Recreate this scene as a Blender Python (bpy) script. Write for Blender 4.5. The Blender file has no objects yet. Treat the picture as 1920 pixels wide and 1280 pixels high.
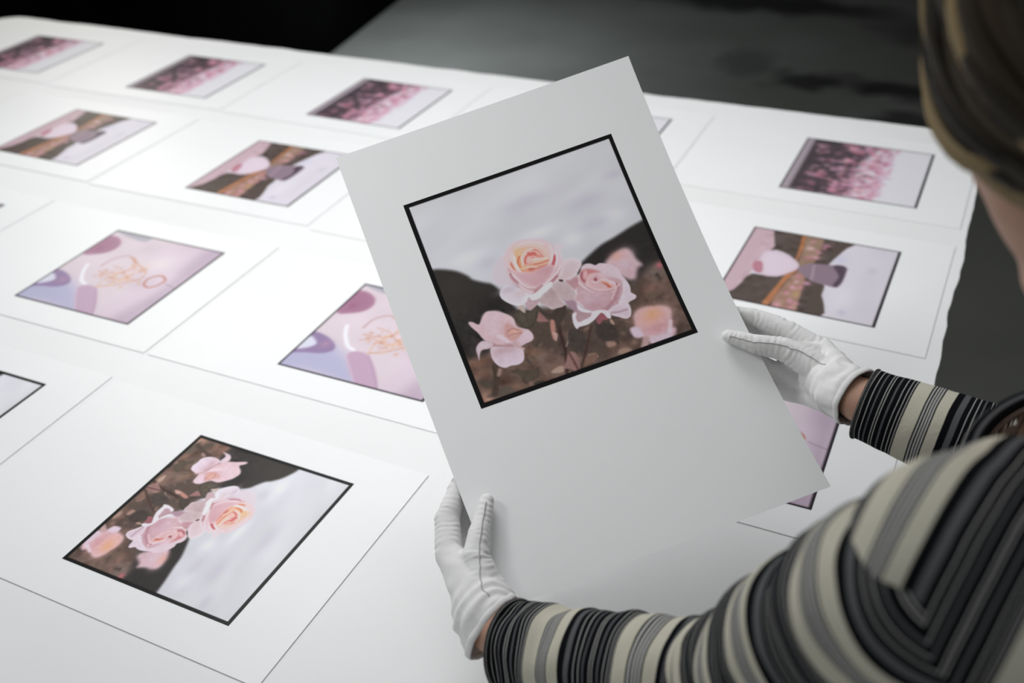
import bpy, bmesh, math, random
import numpy as np
from mathutils import Vector, Matrix, noise
random.seed(7)
SC = bpy.context.scene
COL = SC.collection
TZ = 0.90          # table surface height (m)
S = 0.23           # side of every printed picture (m)

# ------------------------------------------------------------------ helpers
def s2l(c):
    c = np.asarray(c, float) / 255.0
    return np.where(c <= 0.04045, c / 12.92, ((c + 0.055) / 1.055) ** 2.4)

def tag(o, label=None, cat=None, group=None, kind=None):
    if label: o['label'] = label
    if cat: o['category'] = cat
    if group: o['group'] = group
    if kind: o['kind'] = kind
    return o

def empty(name, loc=(0, 0, 0), rz=0.0):
    o = bpy.data.objects.new(name, None); COL.objects.link(o)
    o.location = loc; o.rotation_euler = (0, 0, rz); o.empty_display_size = 0.05
    return o

def link(name, me, mat=None, parent=None, smooth=True):
    o = bpy.data.objects.new(name, me); COL.objects.link(o)
    if mat: 
        if len(me.materials) == 0: me.materials.append(mat)
    if parent: o.parent = parent
    if smooth:
        me.polygons.foreach_set('use_smooth', [True] * len(me.polygons)); me.update()
    return o

def mesh(name, verts, faces):
    me = bpy.data.meshes.new(name)
    me.from_pydata([tuple(v) for v in verts], [], faces); me.update()
    return me

def V(*a): return np.array(a, float)
def W3(p): return V(p[0], p[1], p[2] + TZ)        # table-relative -> world
def nrm(v): v = np.asarray(v, float); return v / np.linalg.norm(v)

# ------------------------------------------------------------------ materials
def base_mat(name, color=(0.8, 0.8, 0.8), rough=0.5, spec=0.5, metallic=0.0):
    m = bpy.data.materials.new(name); m.use_nodes = True
    b = m.node_tree.nodes['Principled BSDF']
    b.inputs['Base Color'].default_value = (*color, 1)
    b.inputs['Roughness'].default_value = rough
    b.inputs['Specular IOR Level'].default_value = spec
    b.inputs['Metallic'].default_value = metallic
    return m, m.node_tree, b

def add_noise_color(nt, b, c1, c2, scale, detail=4, coord='Object', lo=0.35, hi=0.65, rough=0.55):
    tc = nt.nodes.new('ShaderNodeTexCoord'); n = nt.nodes.new('ShaderNodeTexNoise')
    n.inputs['Scale'].default_value = scale; n.inputs['Detail'].default_value = detail
    n.inputs['Roughness'].default_value = rough
    r = nt.nodes.new('ShaderNodeValToRGB')
    r.color_ramp.elements[0].position = lo; r.color_ramp.elements[1].position = hi
    r.color_ramp.elements[0].color = (*c1, 1); r.color_ramp.elements[1].color = (*c2, 1)
    nt.links.new(tc.outputs[coord], n.inputs['Vector']); nt.links.new(n.outputs['Fac'], r.inputs['Fac'])
    nt.links.new(r.outputs['Color'], b.inputs['Base Color'])
    return tc, n, r

def add_bump(nt, b, scale, strength, dist=0.001, detail=3, coord='Object'):
    tc = nt.nodes.new('ShaderNodeTexCoord'); n = nt.nodes.new('ShaderNodeTexNoise')
    n.inputs['Scale'].default_value = scale; n.inputs['Detail'].default_value = detail
    bp = nt.nodes.new('ShaderNodeBump'); bp.inputs['Strength'].default_value = strength
    bp.inputs['Distance'].default_value = dist
    nt.links.new(tc.outputs[coord], n.inputs['Vector']); nt.links.new(n.outputs['Fac'], bp.inputs['Height'])
    nt.links.new(bp.outputs['Normal'], b.inputs['Normal'])

M = {}
M['paper'], nt, b = base_mat('photo_paper_white', (0.83, 0.84, 0.84), 0.42, 0.35)
add_noise_color(nt, b, (0.82, 0.83, 0.83), (0.845, 0.85, 0.85), 3.0)
M['cover'], nt, b = base_mat('table_cover_paper', (0.8, 0.8, 0.8), 0.5, 0.3)
add_noise_color(nt, b, (0.79, 0.795, 0.79), (0.83, 0.835, 0.835), 2.2)
add_bump(nt, b, 6.0, 0.10, 0.004, 2)
M['board'], nt, b = base_mat('white_laminate', (0.7, 0.7, 0.69), 0.4, 0.4)
add_noise_color(nt, b, (0.68, 0.68, 0.67), (0.74, 0.74, 0.73), 8)
M['steel'], nt, b = base_mat('grey_steel', (0.25, 0.25, 0.26), 0.35, 0.5, 0.9)
add_noise_color(nt, b, (0.2, 0.2, 0.21), (0.3, 0.3, 0.31), 30)
M['picture'], nt, b = base_mat('printed_picture', (0.5, 0.5, 0.5), 0.36, 0.12)
at = nt.nodes.new('ShaderNodeVertexColor'); at.layer_name = 'print'
nt.links.new(at.outputs['Color'], b.inputs['Base Color'])

# floor : dark concrete with stains
STAINS = [(-.80, 4.63, .17, .13, .25), (-.36, 4.64, .22, .13, .18), (-1.10, 4.80, .16, .22, .6), (-.60, 4.70, .2, .1, .55), (-.24, 4.28, .22, .12, .3), (-.27, 5.5, .4, .3, .5), (-1.25, 5.75, .8, .2, .2)]
M['floor'], nt, b = base_mat('dark_concrete', (0.06, 0.062, 0.055), 0.42, 0.5)
tc, n, r = add_noise_color(nt, b, (0.066, 0.069, 0.060), (0.082, 0.085, 0.077), 1.6, 6)
n2 = nt.nodes.new('ShaderNodeTexNoise'); n2.inputs['Scale'].default_value = 5.0; n2.inputs['Detail'].default_value = 4
nt.links.new(tc.outputs['Object'], n2.inputs['Vector'])
wv = nt.nodes.new('ShaderNodeVectorMath'); wv.operation = 'MULTIPLY_ADD'; wv.inputs[1].default_value = (.34, .34, 0)
nt.links.new(n2.outputs['Color'], wv.inputs[0]); nt.links.new(tc.outputs['Object'], wv.inputs[2])
last = r.outputs['Color']
for sx_, sy_, rx_, ry_, dk in STAINS:
    sb = nt.nodes.new('ShaderNodeVectorMath'); sb.operation = 'SUBTRACT'; sb.inputs[1].default_value = (sx_ + .17, sy_ + .17, 0); nt.links.new(wv.outputs[0], sb.inputs[0])
    ml_ = nt.nodes.new('ShaderNodeVectorMath'); ml_.operation = 'MULTIPLY'; ml_.inputs[1].default_value = (1 / rx_, 1 / ry_, 0); nt.links.new(sb.outputs[0], ml_.inputs[0])
    ln_ = nt.nodes.new('ShaderNodeVectorMath'); ln_.operation = 'LENGTH'; nt.links.new(ml_.outputs[0], ln_.inputs[0])
    mr_ = nt.nodes.new('ShaderNodeMapRange'); mr_.inputs[1].default_value = .55; mr_.inputs[2].default_value = 1.15; mr_.inputs[3].default_value = dk; mr_.inputs[4].default_value = 1
    nt.links.new(ln_.outputs['Value'], mr_.inputs[0])
    mx = nt.nodes.new('ShaderNodeMixRGB'); mx.blend_type = 'MULTIPLY'; mx.inputs['Fac'].default_value = 1
    nt.links.new(last, mx.inputs['Color1']); nt.links.new(mr_.outputs[0], mx.inputs['Color2']); last = mx.outputs['Color']
nt.links.new(last, b.inputs['Base Color'])
add_bump(nt, b, 25, 0.15, 0.004)
M['black'], nt, b = base_mat('matt_black_wall', (0.002, 0.002, 0.002), 0.95, 0.0)
add_noise_color(nt, b, (0.0012, 0.0012, 0.0012), (0.002, 0.002, 0.002), 2)

M['glove'], nt, b = base_mat('white_cotton', (0.68, 0.675, 0.665), 0.85, 0.1)
add_noise_color(nt, b, (0.71, 0.705, 0.70), (0.77, 0.765, 0.755), 45)
b.inputs['Sheen Weight'].default_value = 0.25
w = nt.nodes.new('ShaderNodeTexNoise'); w.inputs['Scale'].default_value = 900; w.inputs['Detail'].default_value = 1
w2 = nt.nodes.new('ShaderNodeTexNoise'); w2.inputs['Scale'].default_value = 60; w2.inputs['Detail'].default_value = 3
t_ = nt.nodes.new('ShaderNodeTexCoord')
nt.links.new(t_.outputs['Object'], w.inputs['Vector']); nt.links.new(t_.outputs['Object'], w2.inputs['Vector'])
b1 = nt.nodes.new('ShaderNodeBump'); b1.inputs['Strength'].default_value = 0.15; b1.inputs['Distance'].default_value = 0.0004
b2 = nt.nodes.new('ShaderNodeBump'); b2.inputs['Strength'].default_value = 0.35; b2.inputs['Distance'].default_value = 0.002
nt.links.new(w.outputs['Fac'], b1.inputs['Height']); nt.links.new(w2.outputs['Fac'], b2.inputs['Height'])
nt.links.new(b1.outputs['Normal'], b2.inputs['Normal']); nt.links.new(b2.outputs['Normal'], b.inputs['Normal'])
M['thread'], nt, b = base_mat('grey_thread', (0.42, 0.42, 0.42), 0.9, 0.1)
add_noise_color(nt, b, (0.36, 0.36, 0.36), (0.5, 0.5, 0.5), 800)

M['skin'], nt, b = base_mat('skin', (0.47, 0.27, 0.19), 0.5, 0.35)
add_noise_color(nt, b, (0.42, 0.23, 0.16), (0.52, 0.31, 0.22), 18)
b.inputs['Subsurface Weight'].default_value = 0.12
b.inputs['Subsurface Radius'].default_value = (0.01, 0.004, 0.002)
M['lip'], nt, b = base_mat('lip_skin', (0.45, 0.17, 0.15), 0.4); add_noise_color(nt, b, (0.42, 0.15, 0.13), (0.48, 0.19, 0.17), 60)
M['eye'], nt, b = base_mat('eye_white', (0.75, 0.74, 0.72), 0.15); add_noise_color(nt, b, (0.72, 0.7, 0.69), (0.78, 0.77, 0.75), 60)
M['iris'], nt, b = base_mat('iris', (0.05, 0.035, 0.02), 0.15); add_noise_color(nt, b, (0.03, 0.02, 0.015), (0.09, 0.06, 0.03), 300)
M['trousers'], nt, b = base_mat('black_denim', (0.012, 0.012, 0.015), 0.85, 0.2); add_noise_color(nt, b, (0.010, 0.010, 0.013), (0.018, 0.018, 0.022), 120)
M['shoe'], nt, b = base_mat('black_leather', (0.01, 0.01, 0.01), 0.4); add_noise_color(nt, b, (0.008, 0.008, 0.008), (0.014, 0.014, 0.014), 50)

# hair: streaks follow the lock's own UVs
M['hair'], nt, b = base_mat('brown_blond_hair', (0.1, 0.07, 0.04), 0.5, 0.15)
oi = nt.nodes.new('ShaderNodeVertexColor'); oi.layer_name = 'tone'
nt.links.new(oi.outputs['Color'], b.inputs['Base Color'])
b.inputs['Anisotropic'].default_value = 0.5

# striped knit: u runs along the sleeve / torso in metres
PER = 0.082
def stripes():
    m, nt, b = base_mat('striped_knit', (0.2, 0.2, 0.2), 0.95, 0.03)
    uv = nt.nodes.new('ShaderNodeUVMap'); uv.uv_map = 'stripe'
    sx = nt.nodes.new('ShaderNodeSeparateXYZ'); nt.links.new(uv.outputs['UV'], sx.inputs['Vector'])
    tc = nt.nodes.new('ShaderNodeTexCoord')
    nz = nt.nodes.new('ShaderNodeTexNoise'); nz.inputs['Scale'].default_value = 14; nt.links.new(tc.outputs['Object'], nz.inputs['Vector'])
    ma = nt.nodes.new('ShaderNodeMath'); ma.operation = 'MULTIPLY_ADD'; ma.inputs[1].default_value = 0.004; nt.links.new(nz.outputs['Fac'], ma.inputs[0]); nt.links.new(sx.outputs['X'], ma.inputs[2])
    dv = nt.nodes.new('ShaderNodeMath'); dv.operation = 'DIVIDE'; dv.inputs[1].default_value = PER; nt.links.new(ma.outputs[0], dv.inputs[0])
    fr = nt.nodes.new('ShaderNodeMath'); fr.operation = 'FRACT'; nt.links.new(dv.outputs[0], fr.inputs[0])
    rp = nt.nodes.new('ShaderNodeValToRGB'); cr = rp.color_ramp; cr.interpolation = 'CONSTANT'
    K = (0.006, 0.0065, 0.008); Wt = (0.42, 0.42, 0.40); CR = (0.52, 0.50, 0.41); G = (0.10, 0.105, 0.11)
    st = [(0, K), (.050, Wt), (.058, K), (.105, Wt), (.113, K), (.150, G), (.165, K), (.215, Wt), (.223, K), (.245, Wt), (.253, K), (.300, G), (.318, K),
          (.370, Wt), (.378, K), (.415, Wt), (.423, K), (.450, Wt), (.460, K), (.475, CR), (.625, K), (.640, Wt), (.655, K), (.668, Wt), (.685, K),
          (.698, Wt), (.713, K), (.725, Wt), (.740, K), (.755, CR), (.870, K), (.940, G)]
    cr.elements.remove(cr.elements[1]); cr.elements[0].position = 0.0; cr.elements[0].color = (*st[0][1], 1)
    for p, c in st[1:]:
        e = cr.elements.new(p); e.color = (*c, 1)
    nt.links.new(fr.outputs[0], rp.inputs['Fac']); nt.links.new(rp.outputs['Color'], b.inputs['Base Color'])
    # knit ribs
    wv = nt.nodes.new('ShaderNodeTexNoise'); wv.inputs['Scale'].default_value = 420; nt.links.new(tc.outputs['Object'], wv.inputs['Vector'])
    bp = nt.nodes.new('ShaderNodeBump'); bp.inputs['Strength'].default_value = 0.4; bp.inputs['Distance'].default_value = 0.001
    nt.links.new(wv.outputs['Fac'], bp.inputs['Height']); nt.links.new(bp.outputs['Normal'], b.inputs['Normal'])
    return m
M['knit'] = stripes()

# ------------------------------------------------------------------ picture painting (colour attribute on a fine grid)
def catmull(P, closed, k):
    P = np.asarray(P, float); n = len(P); out = []
    for i in range(n if closed else n - 1):
        if closed: a, b_, c, d = P[(i - 1) % n], P[i], P[(i + 1) % n], P[(i + 2) % n]
        else: a, b_, c, d = P[max(i - 1, 0)], P[i], P[i + 1], P[min(i + 2, n - 1)]
        for j in range(k):
            t = j / k
            out.append(0.5 * ((2 * b_) + (-a + c) * t + (2 * a - 5 * b_ + 4 * c - d) * t * t + (-a + 3 * b_ - 3 * c + d) * t ** 3))
    if not closed: out.append(P[-1])
    return np.array(out)

class Canvas:
    """1000 x 1000 units, x right, y down, painted as sRGB values"""
    def __init__(s, N, col):
        s.N = N; a = (np.arange(N) + .5) * 1000 / N
        s.X, s.Y = np.meshgrid(a, a); s.I = np.ones((N, N, 3)) * np.array(col, float)
    def win(s, x0, x1, y0, y1):
        f = s.N / 1000
        return (slice(max(0, int(y0 * f)), max(0, min(s.N, int(y1 * f) + 2))), slice(max(0, int(x0 * f)), max(0, min(s.N, int(x1 * f) + 2))))
    def _dist(s, P, w, closed):
        X, Y = s.X[w], s.Y[w]; D = np.full(X.shape, 1e9); ins = np.zeros(X.shape, bool)
        n = len(P)
        for i in range(n if closed else n - 1):
            a, c = P[i], P[(i + 1) % n]; d = c - a; L = d @ d + 1e-9
            t = np.clip(((X - a[0]) * d[0] + (Y - a[1]) * d[1]) / L, 0, 1)
            D = np.minimum(D, (X - a[0] - t * d[0]) ** 2 + (Y - a[1] - t * d[1]) ** 2)
            if closed:
                cr = ((a[1] > Y) != (c[1] > Y)) & (X < (c[0] - a[0]) * (Y - a[1]) / (c[1] - a[1] + 1e-12) + a[0])
                ins ^= cr
        return np.sqrt(D), ins
    def p(s, pts, col, soft=5, rim=None, rw=12, k=4, al=1.0, g=None):
        P = catmull(pts, True, k) if k > 1 else np.asarray(pts, float)
        w = s.win(P[:, 0].min() - soft, P[:, 0].max() + soft, P[:, 1].min() - soft, P[:, 1].max() + soft)
        if s.X[w].size == 0: return
        D, ins = s._dist(P, w, True)
        sd = np.where(ins, D, -D); a = np.clip((sd / max(soft, .5) + 1) / 2, 0, 1); a = (a * a * (3 - 2 * a) * al)[..., None]
        c = np.ones(D.shape + (3,)) * np.array(col, float)
        if g is not None:          # linear gradient to colour g[0] along direction (g[1], g[2])
            pr = s.X[w] * g[1] + s.Y[w] * g[2]; q = P[:, 0] * g[1] + P[:, 1] * g[2]
            t = np.clip((pr - q.min()) / (q.max() - q.min() + 1e-9), 0, 1)[..., None]
            c = c * (1 - t) + np.array(g[0], float) * t
        if rim is not None:
            t = np.exp(-np.clip(sd, 0, None) / rw)[..., None]; c = c * (1 - t) + np.array(rim, float) * t
        s.I[w] = s.I[w] * (1 - a) + c * a
    def l(s, pts, col, wd=4, soft=3, al=1.0, taper=False):
        P = catmull(pts, False, 5)
        m = wd + soft
        w = s.win(P[:, 0].min() - m, P[:, 0].max() + m, P[:, 1].min() - m, P[:, 1].max() + m)
        if s.X[w].size == 0: return
        D, _ = s._dist(P, w, False)
        a = np.clip((wd / 2 - D) / max(soft, .5) + .5, 0, 1)[..., None] * al
        s.I[w] = s.I[w] * (1 - a) + np.array(col, float) * a
    def b(s, x, y, rx, ry, col, al=.8, ang=0):
        R = max(rx, ry) * 2.2; w = s.win(x - R, x + R, y - R, y + R)
        if s.X[w].size == 0: return
        dx, dy = s.X[w] - x, s.Y[w] - y; c_, s_ = math.cos(ang), math.sin(ang)
        q = ((dx * c_ + dy * s_) / rx) ** 2 + ((-dx * s_ + dy * c_) / ry) ** 2
        a = (np.exp(-q * 1.4) * al)[..., None]; s.I[w] = s.I[w] * (1 - a) + np.array(col, float) * a
    def grain(s, amp, seed, cells, mask=None, ax=1, ay=1, ang=0):
        rng = np.random.default_rng(seed); c_, s_ = math.cos(ang), math.sin(ang)
        xx = (s.X * c_ + s.Y * s_) / 1000 * cells * ax + 50; yy = (-s.X * s_ + s.Y * c_) / 1000 * cells * ay + 50
        G = rng.normal(size=(256, 256)); xi = np.floor(xx).astype(int); yi = np.floor(yy).astype(int)
        fx = xx - xi; fy = yy - yi; fx = fx * fx * (3 - 2 * fx); fy = fy * fy * (3 - 2 * fy)
        g = lambda i, j: G[j % 256, i % 256]
        v = (g(xi, yi) * (1 - fx) + g(xi + 1, yi) * fx) * (1 - fy) + (g(xi, yi + 1) * (1 - fx) + g(xi + 1, yi + 1) * fx) * fy
        v = v * amp
        if mask is not None: v = v * mask
        s.I += v[..., None]
    def border(s, widths, col, soft=1.5):
        t, r, b_, l_ = widths
        a = np.maximum.reduce([np.clip((t - s.Y) / soft + .5, 0, 1), np.clip((s.X - 1000 + r) / soft + .5, 0, 1),
                               np.clip((s.Y - 1000 + b_) / soft + .5, 0, 1), np.clip((l_ - s.X) / soft + .5, 0, 1)])[..., None]
        s.I = s.I * (1 - a) + np.array(col, float) * a
    def albedo(s, gain):
        return np.clip(s2l(np.clip(s.I, 0, 255)) * gain, 0.004, 0.84)

def art_rose(N):
    c = Canvas(N, (196, 196, 203)); X, Y = c.X / 1000, c.Y / 1000
    # cloudy sky
    c.p([(-50, -50), (1050, -50), (1050, 300), (-50, 120)], (199, 199, 203), 200, k=1)
    c.grain(5.0, 3, 3.2, ax=1, ay=2.6, ang=-.25); c.grain(2.2, 4, 8, ax=1, ay=2.2, ang=-.35)
    for a in [(170, 331, 120, 50), (870, 364, 70, 40), (525, 326, 110, 30), (650, 407, 60, 40)]:
        c.b(a[0], a[1], a[2], a[3], (214, 214, 221), .75)
    for a in [(942, 183, 60, 26), (764, 261, 120, 40), (261, 382, 60, 40), (776, 371, 80, 30), (518, 171, 160, 40)]:
        c.b(a[0], a[1], a[2], a[3], (184, 180, 195), .6)
    # dark hills
    c.p([(-42,317),(19,328),(58,340),(115,370),(154,407),(171,433),(210,461),(249,488),(274,550),(325,673),(430,792),(374,931),(106,854),(9,773),(-5,516)], (53, 49, 46), 12)
    c.b(217, 586, 90, 80, (38, 35, 34), .8); c.b(60, 632, 90, 60, (43, 40, 39), .8); c.b(79, 431, 60, 50, (60, 56, 52), .6)
    c.p([(1018,418),(984,429),(941,437),(905,444),(861,455),(817,465),(768,474),(716,493),(648,524),(612,558),(637,660),(774,757),(1032,806),(1174,481)], (46, 42, 41), 12)
    c.b(749, 549, 50, 50, (40, 37, 36), .8)
    # brown garden ground
    c.p([(-41,737),(41,773),(134,779),(237,789),(286,773),(373,771),(507,763),(661,762),(823,694),(903,664),(1094,640),(1048,1136),(544,1286),(-55,1062)], (103, 80, 70), 22)
    for x, y, rx, ry, col, al in [(941, 679, 70, 50, (126, 108, 100), .9), (903, 741, 60, 22, (134, 98, 87), .9), (969, 654, 22, 16, (190, 98, 110), .9),
        (863, 808, 100, 26, (72, 60, 52), .9), (703, 870, 55, 60, (46, 42, 40), .95), (946, 948, 60, 50, (88, 72, 64), .9), (823, 694, 50, 34, (74, 62, 55), .8),
        (569, 878, 60, 50, (66, 55, 50), .8), (335, 757, 60, 40, (62, 50, 46), .9), (147, 801, 60, 20, (128, 92, 80), .0), (353, 821, 70, 34, (134, 98, 88), .9),
        (293, 838, 60, 40, (122, 92, 76), .9), (359, 942, 60, 34, (146, 112, 100), .7), (52, 800, 60, 24, (130, 94, 76), .9), (54, 852, 50, 24, (138, 102, 88), .8),
        (37, 969, 34, 40, (186, 138, 118), .95), (172, 958, 60, 24, (140, 106, 90), .8), (113, 975, 40, 18, (100, 86, 72), .8), (446, 912, 50, 40, (128, 92, 84), .8),
        (294, 969, 60, 20, (120, 92, 82), .7), (666, 971, 34, 18, (164, 132, 116), .8), (622, 932, 26, 20, (150, 114, 104), .8), (554, 964, 50, 24, (92, 74, 66), .8),
        (59, 723, 60, 34, (46, 40, 39), .9), (87, 903, 44, 18, (78, 68, 58), .7)]:
        if al > 0: c.b(x, y, rx, ry, col, al)
    c.grain(7, 11, 16, mask=(Y > .62).astype(float)); c.grain(7, 12, 38, mask=np.clip((Y - .62) * 8, 0, 1))
    c.p([(249,644),(337,642),(417,660),(531,702),(625,795),(727,763),(809,700),(831,778),(714,897),(586,941),(446,912),(312,817),(241,722)], (84, 68, 61), 22)
    rng = random.Random(4)
    for i in range(150):
        x, y = rng.uniform(180, 960), rng.uniform(690, 980)
        c.b(x, y, rng.uniform(6, 24), rng.uniform(5, 16), rng.choice([(58, 48, 45), (70, 60, 52), (112, 88, 76), (140, 108, 96), (96, 82, 68), (62, 52, 50), (124, 94, 84)]), rng.uniform(.4, .8), rng.uniform(0, 3))
    # leaves, stems and small foliage
    c.p([(200,879),(228,902),(271,909),(293,926),(269,956),(235,956),(205,932)], (82, 70, 58), 5)
    c.p([(123,938),(152,952),(154,977),(119,979),(51,965),(45,954)], (92, 80, 70), 8)
    c.p([(28,878),(83,896),(96,922),(57,920)], (78, 68, 58), 8)
    c.p([(246,972),(271,966),(295,978),(272,994)], (62, 56, 50), 4)
    c.l([(121,841),(114,874),(96,922),(77,957)], (74, 58, 50), 26, 10)
    c.l([(135,864),(122,883)], (150, 120, 112), 16, 10)
    c.l([(446,759),(437,811),(430,870),(415,926),(393,984)], (66, 46, 42), 15, 4)
    c.l([(576,814),(543,863),(509,912),(473,966)], (74, 52, 48), 12, 4)
    c.l([(440,862),(460,839),(501,811)], (130, 112, 100), 7, 4)
    c.p([(371,946),(404,934),(439,892),(467,908),(460,967),(436,982),(411,961)], (146, 108, 102), 6)
    c.p([(331,931),(370,933),(389,971),(354,988),(328,966)], (120, 94, 82), 8)
    c.p([(334,950),(375,935),(394,945),(379,967)], (170, 140, 124), 5)
    c.l([(439,892),(444,936),(448,981)], (104, 70, 68), 10, 6); c.l([(515,932),(542,936),(548,951)], (170, 140, 122), 7, 4)
    c.p([(500,939),(527,931),(552,940),(529,968),(475,972)], (124, 92, 80), 7)
    c.p([(464,815),(498,803),(534,829),(527,875),(479,907),(457,874)], (72, 62, 56), 6)
    c.p([(601,810),(664,840),(664,896),(618,909),(588,868)], (66, 56, 52), 10)
    c.p([(608,905),(640,911),(644,931),(609,930)], (160, 124, 110), 8); c.p([(645,956),(683,961),(695,975),(646,981)], (160, 128, 110), 8)
    c.p([(396,648),(424,696),(478,678),(509,690),(477,740),(431,766),(408,708),(393,672)], (70, 58, 52), 5)
    c.p([(381,673),(394,684),(406,714),(412,728),(366,711)], (150, 104, 100), 7)
    c.p([(421,726),(436,734),(427,771),(411,802),(409,823),(399,810),(406,763)], (186, 128, 118), 5, rim=(170, 116, 104))
    c.p([(408,782),(426,795),(408,825)], (190, 150, 140), 4)
    c.p([(278,643),(316,634),(341,650),(395,641),(373,693),(334,729),(305,725),(283,692),(275,660)], (90, 80, 68), 4, rim=(68, 60, 52), rw=14)
    c.l([(324,654),(327,688),(321,723)], (76, 66, 56), 4, 4)
    # rose at lower left
    c.p([(84,613),(101,617),(123,637),(144,617),(170,595),(200,599),(229,614),(260,641),(274,665),(276,703),(309,730),(325,758),(314,784),(284,788),(246,796),(208,776),(159,754),(122,716),(105,670),(88,636)], (206, 170, 178), 5, rim=(214, 184, 192), rw=14)
    c.p([(158,604),(199,603),(232,622),(206,677),(169,712),(138,688),(139,640)], (210, 180, 189), 14)
    c.p([(235,675),(260,700),(293,734),(270,750),(226,758),(209,727)], (200, 148, 142), 10); c.p([(235,706),(262,710),(272,729),(240,738)], (212, 158, 142), 6)
    c.l([(228,709),(252,706),(275,721)], (182, 124, 120), 6, 4); c.l([(225,733),(254,731),(280,738)], (186, 130, 128), 6, 4)
    c.p([(188,707),(204,725),(228,762),(222,770),(188,738),(174,714)], (216, 190, 200), 5)
    c.p([(277,746),(312,731),(323,763),(315,782),(284,788),(262,786),(252,767)], (212, 184, 196), 5)
    c.p([(126,721),(175,757),(222,769),(221,787),(154,768),(128,746)], (176, 132, 138), 8)
    c.p([(147,734),(117,714),(93,718),(73,738),(69,767),(68,792),(82,765),(97,753),(124,757),(146,750)], (208, 186, 196), 4, rim=(190, 160, 170), rw=6)
    c.p([(132,757),(152,758),(207,778),(252,795),(260,819),(246,857),(218,868),(187,862),(158,862),(133,839),(122,799)], (212, 192, 207), 4, g=((200, 172, 184), 0, -1), rim=(216, 198, 212), rw=8)
    c.b(194, 783, 80, 24, (180, 140, 146), .6)
    c.l([(237,774),(247,793),(264,809)], (196, 160, 160), 10, 5)
    # rose at lower right (out of focus)
    c.p([(731,884),(754,879),(767,835),(794,814),(831,812),(868,822),(900,831),(931,855),(923,893),(904,929),(918,952),(893,980),(848,988),(798,982),(781,967),(748,988),(745,975),(769,941),(739,927),(727,900)], (206, 166, 176), 12, rim=(212, 176, 190), rw=16)
    c.b(839, 861, 90, 60, (220, 160, 142), .95); c.b(849, 853, 36, 26, (224, 158, 118), .9); c.b(848, 921, 90, 28, (200, 142, 148), .8)
    c.p([(734,884),(763,886),(773,917),(766,933),(734,925)], (208, 186, 202), 9)
    c.p([(794,950),(857,955),(892,943),(883,977),(841,992),(796,985)], (206, 182, 196), 10); c.l([(909,912),(887,954)], (222, 190, 200), 16, 12)
    c.l([(777,950),(755,985)], (186, 150, 148), 26, 14)
    # rose at upper right (out of focus)
    c.p([(747,560),(779,542),(815,531),(841,527),(863,533),(877,557),(883,589),(897,624),(869,634),(845,671),(821,671),(794,649),(774,612),(751,591)], (206, 172, 180), 14, rim=(200, 168, 178), rw=16)
    c.b(816, 548, 50, 26, (216, 156, 142), .9); c.b(853, 557, 40, 40, (210, 178, 188), .6); c.b(839, 627, 40, 50, (198, 160, 170), .7); c.b(828, 598, 30, 26, (206, 180, 192), .7)
    # ---- rose 2 (right of centre)
    c.p([(602,586),(629,558),(643,543),(665,536),(685,542),(701,556),(722,553),(749,565),(774,583),(791,610),(794,640),(804,673),(806,703),(800,726),(814,748),(805,761),(771,769),(768,801),(754,829),(732,833),(708,816),(678,793),(613,752),(573,704),(549,679),(554,656),(572,650),(575,614)], (204, 176, 186), 4, rim=(214, 192, 202), rw=14)
    c.p([(586,626),(600,590),(631,563),(664,559),(694,583),(733,605),(765,634),(780,673),(766,717),(740,749),(701,768),(660,772),(619,756),(586,722),(566,685),(549,679),(572,659)], (200, 160, 168), 6, g=((188, 146, 154), 0, 1))
    c.p([(640,542),(665,538),(700,560),(736,569),(774,612),(783,648),(743,630),(695,600),(663,563),(639,562)], (210, 188, 198), 10)
    c.p([(632,560),(653,557),(683,570),(710,593),(680,590),(654,593),(632,610),(620,605),(623,582)], (196, 120, 122), 8)
    c.p([(636,570),(653,563),(654,580),(640,600),(629,596)], (212, 160, 166), 6); c.l([(633,568),(622,589),(627,612)], (168, 88, 98), 8, 5)
    c.p([(640,604),(661,587),(686,592),(711,610),(731,638),(753,663),(761,682),(738,699),(695,687),(655,668),(630,634)], (212, 170, 172), 6, rim=(220, 186, 188), rw=10)
    c.b(710, 613, 50, 26, (210, 178, 190), .6); c.b(678, 623, 34, 30, (202, 150, 156), .8)
    c.p([(669,615),(682,609),(683,624),(673,625)], (160, 84, 96), 4); c.p([(697,640),(713,644),(726,661),(730,675),(716,674),(708,655)], (196, 96, 84), 5)
    c.l([(700,637),(718,650),(730,671)], (222, 160, 130), 5, 4); c.l([(659,620),(674,633),(700,626)], (222, 190, 192), 6, 4)
    c.l([(704,628),(723,639),(742,659),(764,675)], (216, 186, 194), 9, 6); c.p([(754,665),(762,670),(754,678)], (166, 92, 100), 4)
    c.l([(610,576),(605,608),(620,639),(648,666),(681,684),(725,692),(759,686)], (218, 190, 196), 10, 6)
    c.l([(630,642),(658,671),(698,688),(733,691)], (190, 142, 152), 8, 6)
    c.l([(599,589),(589,619)], (190, 130, 140), 10, 6); c.b(619, 688, 60, 50, (206, 176, 188), .6); c.b(662, 708, 50, 34, (196, 158, 172), .7)
    c.l([(758,689),(732,722),(693,749),(664,763)], (176, 126, 138), 14, 8); c.l([(768,702),(735,743),(695,762)], (190, 150, 162), 12, 8)
    c.l([(741,691),(710,726)], (210, 170, 178), 10, 7); c.b(617, 733, 60, 24, (188, 142, 156), .7)
    c.p([(790,668),(803,677),(803,714),(795,728),(814,748),(803,760),(766,763),(730,754),(759,723),(775,696)], (208, 190, 202), 4, rim=(218, 202, 212), rw=6)
    c.p([(676,771),(720,759),(760,769),(770,777),(768,801),(755,827),(732,833),(708,816),(678,795)], (204, 182, 194), 4, rim=(216, 200, 210), rw=8)
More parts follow.
